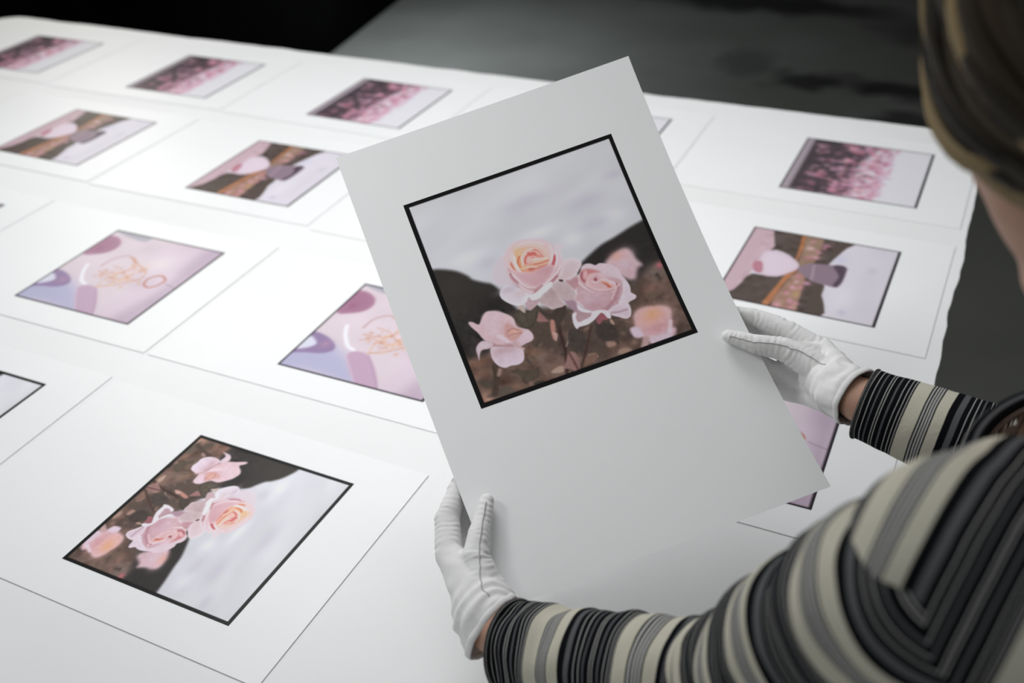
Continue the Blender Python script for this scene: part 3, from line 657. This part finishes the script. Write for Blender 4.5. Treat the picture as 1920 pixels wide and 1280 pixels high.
def tube(name, pts, rads, seg=40, k=10, uvper=True, disp=None, close=True, v0=0.0, flat=1.0, fdir=None, vend=None):
    """lofted tube along a smooth curve; UV map 'stripe' holds (metres along, angle)"""
    P = catmull(pts, False, k); R = catmull([[r] for r in rads], False, k)[:, 0]
    n = len(P); T = np.gradient(P, axis=0); T /= np.linalg.norm(T, axis=1)[:, None]
    a = np.cross(T[0], fdir if fdir is not None else V(0, 0, 1)); a = nrm(a); Vt = []; s = v0; ss = []
    for i in range(n):
        a = nrm(a - T[i] * (a @ T[i])); c = np.cross(T[i], a)
        if i: s += np.linalg.norm(P[i] - P[i - 1])
        ss.append(s)
        for j in range(seg):
            th = 2 * math.pi * j / seg; dr = a * math.cos(th) + c * math.sin(th) * flat
            r = R[i]
            if disp: r += disp(s, th, P[i] + dr * r)
            Vt.append(P[i] + dr * r)
    if vend is not None:                    # the knit is stretched above the elbow
        tot = ss[-1] - .055; ss = [q if q < .24 else .24 + (q - .24) * (vend - .24) / (tot - .24) for q in ss]
    F = []
    for i in range(n - 1):
        for j in range(seg):
            F.append((i * seg + j, i * seg + (j + 1) % seg, (i + 1) * seg + (j + 1) % seg, (i + 1) * seg + j))
    if close: F.append(tuple((n - 1) * seg + j for j in range(seg)))
    me = mesh(name, Vt, F); uv = me.uv_layers.new(name='stripe')
    for lp in me.loops:
        i = lp.vertex_index // seg; uv.data[lp.index].uv = (ss[i], (lp.vertex_index % seg) / seg)
    return me

# ------------------------------------------------------------------ joints (table-relative metres)
def J(*t): return W3(t)
Lw, Le, Ls = J(-0.2870, 0.5030, 0.1250), J(-0.0880, 0.4730, 0.1870), J(0.0280, 0.3930, 0.4240)
Lc = J(-0.2620, 0.4930, 0.1250)
Rw, Re, Rs = J(-0.0550, 0.8090, 0.2160), J(0.1380, 0.7660, 0.2090), J(.130,.700,.395)
Rc = J(-0.0470, 0.7970, 0.2210)
NB = J(0.0980, 0.5580, 0.3800)                       # base of the neck
HD = J(.066,.560,.612)                       # centre of the head
HIP = J(.37,.58,.02)
SIDE = nrm(Rs - Ls)
TOR = nrm(NB - HIP)
FWD = nrm(np.cross(SIDE, TOR)); 
if FWD[0] > 0: FWD = -FWD

# hands: each list holds (p0, r0, p1, r1)
LH = dict(
 thumb=[(J(-0.3066, 0.5312, 0.1304), .0165), (J(-0.3263, 0.5528, 0.1446), .0125), (J(-0.3339, 0.5775, 0.1542), .0100), (J(-0.3402, 0.6044, 0.1635), .0068)],
 index=[(J(-0.3558, 0.5555, 0.1342), .0135), (J(-0.3728, 0.5852, 0.1459), .0112), (J(-0.3772, 0.6161, 0.1557), .0094), (J(-0.3752, 0.6428, 0.1697), .0075)],
 middle=[(J(-0.3570, 0.5654, 0.1174), .0135), (J(-0.3762, 0.6079, 0.1285), .0112), (J(-0.3680, 0.6345, 0.1482), .0094), (J(-0.3554, 0.6503, 0.1662), .0078)],
 ring=[(J(-0.3567, 0.5748, 0.1001), .0130), (J(-0.3709, 0.6123, 0.1098), .0106), (J(-0.3557, 0.6329, 0.1333), .0090), (J(-0.3383, 0.6392, 0.1564), .0075)],
 pinky=[(J(-0.3525, 0.5796, 0.0842), .0118), (J(-0.3588, 0.6090, 0.0948), .0096), (J(-0.3418, 0.6212, 0.1184), .0082), (J(-0.3230, 0.6194, 0.1433), .0068)],
)
RH = dict(
 thumb=[(J(-0.0840, 0.8473, 0.2087), .0160), (J(-0.1338, 0.8509, 0.2244), .0122), (J(-0.1624, 0.8442, 0.2290), .0092), (J(-0.1870, 0.8415, 0.2328), .0062)],
 index=[(J(-0.1035, 0.8816, 0.2123), .0132), (J(-0.1430, 0.8868, 0.2237), .0112), (J(-0.1743, 0.8883, 0.2302), .0096), (J(-0.2002, 0.8764, 0.2370), .0074)],
 middle=[(J(-0.1100, 0.8843, 0.1912), .0134), (J(-0.1577, 0.8949, 0.2000), .0112), (J(-0.1872, 0.8799, 0.2140), .0094), (J(-0.2070, 0.8546, 0.2249), .0078)],
 ring=[(J(-0.1128, 0.8836, 0.1708), .0130), (J(-0.1529, 0.8853, 0.1737), .0106), (J(-0.1792, 0.8688, 0.1926), .0090), (J(-0.1943, 0.8387, 0.2109), .0075)],
 pinky=[(J(-0.1105, 0.8824, 0.1532), .0118), (J(-0.1425, 0.8769, 0.1563), .0096), (J(-0.1638, 0.8582, 0.1742), .0082), (J(-0.1753, 0.8263, 0.1968), .0068)],
)
def hand_caps(H, wrist, wr, inset=0.0, cuff=None):
    C_ = []
    for k, ch in H.items():
        for (a, ra), (b_, rb) in zip(ch, ch[1:]): C_.append((a, ra - inset, b_, rb - inset))
    for k in ('index', 'middle', 'ring', 'pinky'):
        kn, r = H[k][0]; C_.append((wrist + (kn - wrist) * .22, 0.0195 - inset, kn, r - inset))
    for a, b_ in (('index', 'middle'), ('middle', 'ring'), ('ring', 'pinky')):
        C_.append((H[a][0][0], H[a][0][1] - inset, H[b_][0][0], H[b_][0][1] - inset))
        m0 = wrist + (H[a][0][0] - wrist) * .6; m1 = wrist + (H[b_][0][0] - wrist) * .6
        C_.append((m0, .0155 - inset, m1, .0155 - inset))
    th, rt = H['thumb'][0]
    C_.append((wrist + (th - wrist) * .1, .020 - inset, th, rt + .001 - inset))
    C_.append((th, rt - inset, wrist + (H['index'][0][0] - wrist) * .7, .0145 - inset))      # web of the thumb
    C_.append((H['thumb'][1][0], .0100 - inset, wrist + (H['index'][0][0] - wrist) * .85, .0115 - inset))
    if cuff:
        for a, ra, b_, rb in cuff: C_.append((a, ra - inset, b_, rb - inset))
    else: C_.append((wrist, wr - inset, wrist, wr - inset - .001))
    return C_

# ------------------------------------------------------------------ the person
person = empty('person', (HIP[0], HIP[1], 0))
tag(person, 'person in a striped black and cream sweater and white gloves leaning over the table', 'person')
PO = V(*person.location)
def plink(name, me, mat, parent=None):
    par = parent or person
    me.transform(Matrix.Translation(-Vector(PO)))
    return link(name, me, mat, par)

FD = nrm(V(-.62, .62, -.50)); UPH = nrm(V(0, 0, 1) - FD * FD[2]); SDH = np.cross(FD, UPH)
def hp_(f, u, s): return HD + FD * f + UPH * u + SDH * s
def head_build(bm, g=0.0):
    ellipsoid(bm, hp_(-.018, .028, 0), (FD, SDH, UPH), (.097 + g, .076 + g, .088 + g))
    ellipsoid(bm, hp_(.026, -.018, 0), (FD, SDH, UPH), (.058, .063, .085))
    capsule(bm, hp_(.045, -.085, 0), .030, hp_(.062, -.088, 0), .021)          # chin
    for s in (-1, 1):
        capsule(bm, hp_(.045, -.082, s * .014), .026, hp_(-.012, -.045, s * .048), .021)   # jaw
        capsule(bm, hp_(.050, -.018, s * .033), .024, hp_(.030, -.020, s * .045), .022)    # cheek
        capsule(bm, hp_(.074, .028, s * .018), .012, hp_(.066, .028, s * .040), .012)      # brow
        # ear
        for k in range(8):
            a0, a1 = [math.radians(-60 + 40 * (k + q)) for q in (0, 1)]
            if k < 7: capsule(bm, hp_(-.012 - .013 * math.cos(a0), -.002 + .026 * math.sin(a0), s * .077), .0042, hp_(-.012 - .013 * math.cos(a1), -.002 + .026 * math.sin(a1), s * .078), .0042, seg=10, cap=3)
        capsule(bm, hp_(-.008, -.022, s * .072), .008, hp_(-.012, .012, s * .073), .009)
    capsule(bm, hp_(.082, .018, 0), .007, hp_(.100, -.022, 0), .0105)          # nose
    for s in (-1, 1): capsule(bm, hp_(.088, -.027, s * .011), .007, hp_(.094, -.025, s * .006), .007)
    capsule(bm, hp_(.068, -.055, -.014), .012, hp_(.068, -.055, .014), .012)   # mouth mound
LK, RK = V(.33, .49, .47), V(.37, .70, .47)
LA, RA = V(.42, .48, .085), V(.46, .71, .085)
def torso_caps(g):
    chest = NB - TOR * .15; C_ = []
    mid = (Ls + Rs) / 2 - TOR * .045
    C_.append((Ls + SIDE * .012 - TOR * .002, .040 + g * 1.85, mid, .042 + g))
    C_.append((mid, .042 + g, Rs - SIDE * .016 - TOR * .006, .040 + g * 1.3))
    C_.append((NB - TOR * .05 - SIDE * .05, .045 + g, NB - TOR * .05 + SIDE * .05, .045 + g))
    for s in (-1, 1):
        C_.append((chest + SIDE * .075 * s + TOR * .04, .082 + g, chest + SIDE * .06 * s - TOR * .10, .075 + g))
        C_.append((chest + SIDE * .06 * s - TOR * .08, .078 + g, HIP + SIDE * .075 * s, .098 + g))
        C_.append((chest + SIDE * .055 * s - TOR * .0 + FWD * .055, .046 + g, chest + SIDE * .055 * s - TOR * .03 + FWD * .055, .048 + g))
        C_.append((chest + SIDE * .080 * s + TOR * .03 - FWD * .02, .052 + g, chest + SIDE * .075 * s - TOR * .03 - FWD * .03, .058 + g))
    return C_
def body_build(bm):
    head_build(bm)
    capsule(bm, NB - TOR * .03, .046, hp_(-.035, -.05, 0), .048)
    for c_ in torso_caps(0): capsule(bm, *c_)
    for sh, el, cf, wr, H in ((Ls, Le, Lc, Lw, LH), (Rs, Re, Rc, Rw, RH)):
        capsule(bm, sh, .036, el, .030); m = el + (wr - el) * .35
        capsule(bm, el, .030, m, .029); capsule(bm, m, .029, wr, .0215)
        for c_ in hand_caps(H, wr, .024, inset=.0032): capsule(bm, *c_, seg=12, cap=4)
    for s, kn, an in ((-1, LK, LA), (1, RK, RA)):
        hpj = HIP + SIDE * .08 * s - TOR * .03
        capsule(bm, hpj, .088, kn, .056); capsule(bm, kn, .055, kn + (an - kn) * .3 + V(.01, 0, 0), .055); capsule(bm, kn + (an - kn) * .3 + V(.01, 0, 0), .055, an, .036)
        capsule(bm, an - V(0, 0, .02), .035, an + V(-.13, .02, -.055), .026)
body = fuse('body', body_build, 0.0046, 5)
plink('body', body, M['skin'])
def small(name, build, mat, parent=None, vox=None):
    if vox: me = fuse(name, build, vox, 3)
    else:
        bm = bmesh.new(); build(bm); bmesh.ops.recalc_face_normals(bm, faces=bm.faces); me = bpy.data.meshes.new(name); bm.to_mesh(me); bm.free()
    return plink(name, me, mat, parent)
for s in (-1, 1):
    small('eye', lambda bm: (ellipsoid(bm, hp_(.0645, .007, s * .029), (FD, SDH, UPH), (.0122, .013, .0065))), M['eye'])
    small('iris', lambda bm: (ellipsoid(bm, hp_(.0742, .005, s * .029), (FD, SDH, UPH), (.0034, .0052, .0050))), M['iris'])
small('lips', lambda bm: (capsule(bm, hp_(.0775, -.052, -.018), .0035, hp_(.081, -.051, 0), .0052), capsule(bm, hp_(.0775, -.052, .018), .0035, hp_(.081, -.051, 0), .0052),
                          capsule(bm, hp_(.0765, -.058, -.014), .0035, hp_(.079, -.060, 0), .0055), capsule(bm, hp_(.0765, -.058, .014), .0035, hp_(.079, -.060, 0), .0055)), M['lip'])

# trousers and shoes
def tr_build(bm):
    for s, kn, an in ((-1, LK, LA), (1, RK, RA)):
        hpj = HIP + SIDE * .08 * s - TOR * .03
        capsule(bm, hpj, .100, kn, .070); capsule(bm, kn, .070, an + V(0, 0, .03), .056)
    capsule(bm, HIP - SIDE * .07 + TOR * .02, .106, HIP + SIDE * .07 + TOR * .02, .106)
plink('trousers', fuse('trousers', tr_build, .008, 6), M['trousers'])
for an in (LA, RA):
    def sh_build(bm):
        d = nrm(V(-1, .15, 0)); b0 = V(an[0], an[1], 0.0)
        capsule(bm, b0 - d * .04 + V(0, 0, .036), .036, b0 + d * .10 + V(0, 0, .036), .036)
        capsule(bm, b0 + d * .10 + V(0, 0, .033), .033, b0 + d * .155 + V(0, 0, .028), .028)
        capsule(bm, b0 + V(0, 0, .045), .040, b0 + V(0, 0, .10), .042)
        capsule(bm, b0 - d * .03 + V(0, 0, .014), .014, b0 + d * .15 + V(0, 0, .014), .014)
    plink('shoe', fuse('shoe', sh_build, .004, 4), M['shoe'])

# sweater torso
def sw_build(bm):
    for c_ in torso_caps(.010): capsule(bm, *c_)
    capsule(bm, NB - TOR * .03, .056, NB + TOR * .012, .056)
sw = fuse('sweater', sw_build, .005, 8)
A = arr(sw); Nn = nor(sw)
d = np.array([noise.noise(Vector(p * 11)) * .006 + noise.noise(Vector(p * 26)) * .0022 for p in A]); A = A + Nn * d[:, None]; put(sw, A)
NCK = nrm(TOR + V(0, 0, .3))
bm = bmesh.new(); bm.from_mesh(sw); p_ = Vector(NB + TOR * .022); n_ = Vector(NCK)
gone = [v for v in bm.verts if (v.co - p_).dot(n_) > 0 and ((v.co - p_) - n_ * (v.co - p_).dot(n_)).length < .060]
bmesh.ops.delete(bm, geom=gone, context='VERTS'); bm.to_mesh(sw); bm.free(); sw.update()
uv = sw.uv_layers.new(name='stripe'); A = arr(sw)
co = (A - J(-0.0080, 0.4060, 0.4560)) @ nrm(V(.96, -.27, -.08)) * 1.0 + .50 * PER + 12 * PER
for lp in sw.loops: uv.data[lp.index].uv = (co[lp.vertex_index], 0)
sweater = plink('sweater', sw, M['knit'])
# neckline rolled rim
rim = []
ax1 = nrm(np.cross(NCK, SIDE)); ax2 = np.cross(NCK, ax1)
# sleeves
def fold(seed, amp, elbow_s):
    def f(s, th, p):
        e = math.exp(-((s - elbow_s) / .06) ** 2)
        v = noise.noise(Vector((s * 38 + seed, math.cos(th) * 1.1, math.sin(th) * 1.1))) * amp
        v += noise.noise(Vector((s * 85 + seed, math.cos(th) * 1.6, math.sin(th) * 1.6 + 5))) * amp * .45
        v += e * .0085 * math.sin(s * 230 + 1.6 * math.sin(th + seed)) * (0.5 + .5 * math.cos(th - 1.0))
        return v
    return f
lsl = tube('sleeve', [Lc, Lc + (Le - Lc) * .33, Lc + (Le - Lc) * .7, Le + (Ls - Le) * .02, Le + (Ls - Le) * .4, Le + (Ls - Le) * .75, Le + (Ls - Le) * .9, Ls + SIDE * .006, Ls + SIDE * .03],
           [.0375, .0385, .043, .049, .052, .055, .054, .043, .022], seg=72, k=26, disp=fold(1.3, .0048, .235), vend=.082 * 5.30)
A = arr(lsl); ax_ = nrm(Ls - Le); uvl = lsl.uv_layers['stripe']      # above the elbow the bands stay square to the upper arm
for lp in lsl.loops:
    q_ = uvl.data[lp.index].uv; s_ = q_[0]; w_ = min(1, max(0, (s_ - .25) / .06)); w_ = w_ * w_ * (3 - 2 * w_)
    if w_ > 0:
        p_ = A[lp.vertex_index]; q_[0] = s_ * (1 - w_) + (.250 + (p_ - Le) @ ax_ * .88) * w_
plink('sleeve', lsl, M['knit'], sweater)
rsl = tube('sleeve', [Rc, Rc + (Re - Rc) * .33, Rc + (Re - Rc) * .7, Re + (Rs - Re) * .02, Re + (Rs - Re) * .4, Re + (Rs - Re) * .8, Rs - SIDE * .004, Rs - SIDE * .034, Rs - SIDE * .06],
           [.0325, .0375, .042, .048, .052, .055, .055, .046, .022], seg=72, k=26, disp=fold(4.1, .0012, .24))
plink('sleeve', rsl, M['knit'], sweater)
# rolled cuff rims and neckline band
def ring(name, c, n, r, t, seg=64, wob=0.0, e=1.0, d0=None):
    a = nrm(np.cross(n, d0 if d0 is not None else V(0, 0, 1))); b_ = np.cross(n, a); pts = []
    for i in range(seg):
        th = 2 * math.pi * i / seg
        pts.append(c + a * r * math.cos(th) + b_ * r * e * math.sin(th) + n * wob * math.sin(2 * th))
    bm = bmesh.new(); vs = []
    for i in range(seg):
        p = pts[i]; T = nrm(pts[(i + 1) % seg] - pts[i - 1]); u = nrm(np.cross(T, n)); w_ = np.cross(T, u)
        vs.append([bm.verts.new(p + u * t * math.cos(2 * math.pi * k / 10) + w_ * t * math.sin(2 * math.pi * k / 10)) for k in range(10)])
    for i in range(seg):
        for k in range(10): bm.faces.new((vs[i][k], vs[i][(k + 1) % 10], vs[(i + 1) % seg][(k + 1) % 10], vs[(i + 1) % seg][k]))
    bmesh.ops.recalc_face_normals(bm, faces=bm.faces)
    me = bpy.data.meshes.new(name); bm.to_mesh(me); bm.free()
    uvl = me.uv_layers.new(name='stripe')
    for lp in me.loops: uvl.data[lp.index].uv = ((.0045 + .028 * ((lp.vertex_index % 10) / 10)), 0)
    return me
plink('neckline', ring('neckline', NB + TOR * .022, NCK, .057, .0075, wob=.004), M['knit'], sweater)
plink('cuff', ring('cuff', Lc, nrm(Le - Lc), .0372, .0022), M['knit'], sweater)
plink('cuff', ring('cuff', Rc, nrm(Re - Rc), .0322, .0020), M['knit'], sweater)

# gloves
def glove(H, wrist, cuffs, hem_p, hem_n, seed, seams):
    caps = hand_caps(H, wrist, .026, 0.0, cuffs)
    me = fuse('glove', lambda bm: [capsule(bm, *c_, seg=20, cap=5) for c_ in caps], .0013, 7, .5)
    A = arr(me); N_ = nor(me); D = np.zeros(len(A))
    for ch in H.values():
        for q, ((a, ra), (b_, rb)) in enumerate(zip(ch, ch[1:])):
            t, dd = seg_param(A, a, b_); L = np.linalg.norm(b_ - a); near = dd < ra + .004
            wgt = np.clip(1 - (dd - ra - .0005) / .0025, 0, 1) * (.45 + .55 * (np.exp(-(t / .35) ** 2) + np.exp(-((1 - t) / .35) ** 2)))
            ph = np.array([noise.noise(Vector(p * 55 + np.array([seed, 0, 0]))) for p in A[near]]) if near.any() else 0
            ph2 = np.array([noise.noise(Vector(p * 90 + np.array([seed, 4, 9]))) for p in A[near]]) if near.any() else 0
            s_ = t[near] * L
            D[near] += (.00050 * np.sin(s_ * 2 * math.pi / .0058 + ph * 6.0)) * wgt[near] * np.clip(.45 + ph2 * 1.6, 0, 1)
    # long soft drapes over the back of the hand and the wrist
    ax = nrm(H['middle'][0][0] - wrist)
    al = (A - wrist) @ ax
    nz = np.array([noise.noise(Vector(p * 26 + np.array([0, seed, 0]))) for p in A])
    nz2 = np.array([noise.noise(Vector(p * 70 + np.array([0, seed, 3]))) for p in A])
    D += (.0010 * np.sin(al * 2 * math.pi / .024 + nz * 10) * np.exp(-((al - .01) / .045) ** 2) + nz * .0016 + nz2 * .0006)
    A = A + N_ * D[:, None]; put(me, A)
    cut_beyond(me, hem_p, hem_n)
    g = plink('glove', me, M['glove'])
    # folded hem at the opening: follow the boundary loop
    bm = bmesh.new(); bm.from_mesh(me); be = [e for e in bm.edges if e.is_boundary]
    nb = {}
    for e in be:
        for v in e.verts: nb.setdefault(v, []).append(e.other_vert(v))
    loop = []
    if be:
        best = []
        seen = set()
        for st in nb:
            if st in seen: continue
            cur = [st]; seen.add(st); v = st
            while True:
                nx = [w_ for w_ in nb[v] if w_ not in seen]
                if not nx: break
                v = nx[0]; seen.add(v); cur.append(v)
            if len(cur) > len(best): best = cur
        loop = [np.array(v.co) for v in best][::3]
    bm.free()
    if len(loop) > 8:
        n = len(loop); Vv = []; F = []
        for i in range(n):
            T = nrm(loop[(i + 1) % n] - loop[i - 1]); u = nrm(np.cross(T, hem_n)); w_ = np.cross(T, u)
            for k in range(8):
                Vv.append(loop[i] + u * .0014 * math.cos(k * math.pi / 4) + w_ * .0034 * math.sin(k * math.pi / 4))
        for i in range(n):
            for k in range(8): F.append((i * 8 + k, i * 8 + (k + 1) % 8, ((i + 1) % n) * 8 + (k + 1) % 8, ((i + 1) % n) * 8 + k))
        hm = mesh('hem', Vv, F); link('hem', hm, M['glove'], g)
    # stitched seams hugging the surface
    from mathutils.bvhtree import BVHTree
    bm = bmesh.new(); bm.from_mesh(me); bvh = BVHTree.FromBMesh(bm); bm.free()
    for ln in seams:
        P = catmull(ln, False, 10) - PO; Q = []
        for p in P:
            hit = bvh.find_nearest(Vector(p))
            if hit[0] is not None and (not Q or np.linalg.norm(np.array(hit[0]) - Q[-1]) > .0012): Q.append(np.array(hit[0]) + np.array(hit[1]) * .0003)
        if len(Q) > 3:
            tm = tube('seam', Q, [.0005] * len(Q), seg=6, k=2); link('seam', tm, M['thread'], g)
    return g
hl = nrm(J(-0.2660, 0.4910, 0.1160) - Lw)
LG = glove(LH, Lw, [(J(-0.3209, 0.5392, 0.1242), .024, J(-0.2950, 0.5120, 0.1240), .0295), (J(-0.2970, 0.5130, 0.1230), .0295, J(-0.2840, 0.5070, 0.1170), .0315), (J(-0.2840, 0.5070, 0.1170), .0315, J(-0.2620, 0.5010, 0.1090), .032)],
      J(-0.2890, 0.5080, 0.1220), nrm(J(-0.2700, 0.5050, 0.1190) - J(-0.2950, 0.5120, 0.1240)), 1.7,
      [[J(-0.3351, 0.5939, 0.1795), J(-0.3254, 0.5670, 0.1715), J(-0.3175, 0.5437, 0.1608), J(-0.3039, 0.5197, 0.1544), J(-0.2945, 0.5123, 0.1499)]])
RG = glove(RH, Rw, [(J(-0.0934, 0.8573, 0.1987), .024, J(-0.0680, 0.8200, 0.2120), .0275), (J(-0.0710, 0.8210, 0.2120), .0275, J(-0.0470, 0.8070, 0.2170), .029)],
      J(-0.0580, 0.8130, 0.2140), nrm(J(-0.0390, 0.8030, 0.2140) - J(-0.0650, 0.8180, 0.2130)), 5.2,
      [[J(-0.1849, 0.8224, 0.2466), J(-0.1607, 0.8255, 0.2457), J(-0.1349, 0.8364, 0.2428), J(-0.1117, 0.8356, 0.2399), J(-0.0932, 0.8347, 0.2329)]])

# hair: cap plus swept-back locks
def hair_build():
    Vt = []; F = []; T_ = []
    rnd = random.Random(5)
    C0 = hp_(-.020, .034, 0)
    def surf(az, el, g):
        # az around UPH from the face, el elevation
        r = (.102 + g, .084 + g, .094 + g)
        return C0 + FD * r[0] * math.cos(el) * math.cos(az) + SDH * r[1] * math.cos(el) * math.sin(az) + UPH * r[2] * math.sin(el)
    n_l = 420
    nape = hp_(-.095, -.075, 0)
    for i in range(n_l):
        s = -1 if i % 2 else 1
        u = rnd.random()                                    # start along the parting
        f0 = .085 - .15 * u
        start = C0 + FD * f0 + SDH * s * rnd.uniform(.0, .008) + UPH * (.094 * math.sqrt(max(0, 1 - (f0 / .103) ** 2)) + .004)
        lat = rnd.random()
        pts = []
        g = rnd.uniform(.003, .014)
        # sweep: down the side of the head, then back to the nape
        az_end = s * (math.pi - rnd.uniform(.05, .5)); el_end = -rnd.uniform(.5, 1.0)
        az_mid = s * (.52 + 1.15 * u + .2 * lat); el_mid = .22 + .35 * (lat - .5)
        az_m2 = s * (1.10 + .9 * u + .2 * lat); el_m2 = -.50 - .38 * lat
        pts = [start, surf(s * (.35 + 1.3 * u), .85, g), surf(az_mid, el_mid, g), surf(az_m2, el_m2, g + .003), surf(az_end, el_end, g + .004),
               nape + SDH * s * rnd.uniform(0, .03) - UPH * rnd.uniform(.0, .05) - FD * rnd.uniform(-.01, .02)]
        P = catmull(pts, False, 7); n = len(P)
        r0 = rnd.uniform(.0022, .0042); tone = rnd.random()
        c_ = np.array([.010, .008, .005]) * (1 - tone) + np.array([.045, .032, .017]) * tone
        if u < .20 or rnd.random() < .08: c_ = c_ * .2 + np.array([.42, .31, .15]) * .8 * rnd.uniform(.5, 1)
        b0 = len(Vt)
        for k in range(n):
            T = nrm(P[min(k + 1, n - 1)] - P[max(k - 1, 0)]); a = nrm(P[k] - C0); sd = nrm(np.cross(T, a)); a = np.cross(sd, T)
            r = r0 * (math.sin(math.pi * min(1, (k + .8) / n * 1.02)) ** .5 + .12)
            for j in range(6):
                th = 2 * math.pi * j / 6; Vt.append(P[k] + sd * r * 1.8 * math.cos(th) + a * r * .8 * math.sin(th)); T_.append(c_ * (1 - .35 * k / n))
        for k in range(n - 1):
            for j in range(6): F.append((b0 + k * 6 + j, b0 + k * 6 + (j + 1) % 6, b0 + (k + 1) * 6 + (j + 1) % 6, b0 + (k + 1) * 6 + j))
    # under-cap
    bm = bmesh.new(); ellipsoid(bm, C0, (FD, SDH, UPH), (.1015, .083, .0935), 40, 28)
    bmesh.ops.bisect_plane(bm, geom=bm.verts[:] + bm.edges[:] + bm.faces[:], plane_co=Vector(hp_(.040, .012, 0)), plane_no=Vector(FD * .93 - UPH * .36), clear_outer=True)
    bmesh.ops.bisect_plane(bm, geom=bm.verts[:] + bm.edges[:] + bm.faces[:], plane_co=Vector(hp_(-.01, -.02, 0)), plane_no=Vector(FD * .35 - UPH * .93), clear_outer=True)
    bm.verts.ensure_lookup_table(); b0 = len(Vt)
    for v in bm.verts: Vt.append(np.array(v.co)); T_.append(np.array([.04, .03, .018]))
    for f_ in bm.faces: F.append(tuple(b0 + v.index for v in f_.verts))
    bm.free()
    me = mesh('hair', Vt, F); ca = me.color_attributes.new('tone', 'FLOAT_COLOR', 'POINT')
    ca.data.foreach_set('color', np.concatenate([np.array(T_), np.ones((len(T_), 1))], 1).astype(np.float32).ravel())
    return me
plink('hair', hair_build(), M['hair'])

# ------------------------------------------------------------------ light
def area(name, loc, target, size, size_y, power, col=(1, 1, 1), spread=180):
    ld = bpy.data.lights.new(name, 'AREA'); ld.shape = 'RECTANGLE'; ld.size = size; ld.size_y = size_y; ld.energy = power; ld.color = col
    ld.spread = math.radians(spread)
    o = bpy.data.objects.new(name, ld); COL.objects.link(o); o.location = loc
    o.rotation_euler = (Vector(target) - Vector(loc)).to_track_quat('-Z', 'Y').to_euler(); return o
area('key_softbox', (-1.25, 1.5, 2.5), (-1.1, 1.2, TZ), 0.9, 0.9, 22.5, (.98, .985, 1))
area('sheet_fill', (-1.35, 0.1, 2.4), (-.66, 1.0, TZ + .4), .4, .4, 1.2, (1, 1, .99), 50)  # unseen fill light, added only to brighten the held print
area('back_softbox', (-2.65, 4.2, 1.35), (-2.6, 4.25, 0), .4, .4, 32, (.86, .92, 1), 140)
area('side_softbox', (-2.75, 2.1, 1.75), (-1.4, 1.0, TZ), 0.9, 0.9, 9, (1, .97, .88))
wd = bpy.data.worlds.new('studio'); SC.world = wd; wd.use_nodes = True
bg = wd.node_tree.nodes['Background']; bg.inputs[0].default_value = (.96, .98, 1, 1); bg.inputs[1].default_value = 0.36

# ------------------------------------------------------------------ camera
cd = bpy.data.cameras.new('camera'); cam = bpy.data.objects.new('camera', cd); COL.objects.link(cam); SC.camera = cam
cd.sensor_fit = 'HORIZONTAL'; cd.sensor_width = 36.0; cd.lens = 36.1340
cam.matrix_world = Matrix([[0.904045, -0.207104, 0.373914, 0.0], [0.42526, 0.52401, -0.737948, 0.0], [-0.043102, 0.826148, 0.561801, 1.707097], [0.0, 0.0, 0.0, 1.0]]
)
cd.clip_start = 0.02; cd.clip_end = 60
cd.dof.use_dof = True; cd.dof.focus_distance = 1.02; cd.dof.aperture_fstop = 3.8; cd.dof.aperture_blades = 9
SC.view_settings.view_transform = 'Standard'; SC.view_settings.look = 'None'
SC.view_settings.exposure = 0.0; SC.view_settings.gamma = 1.0
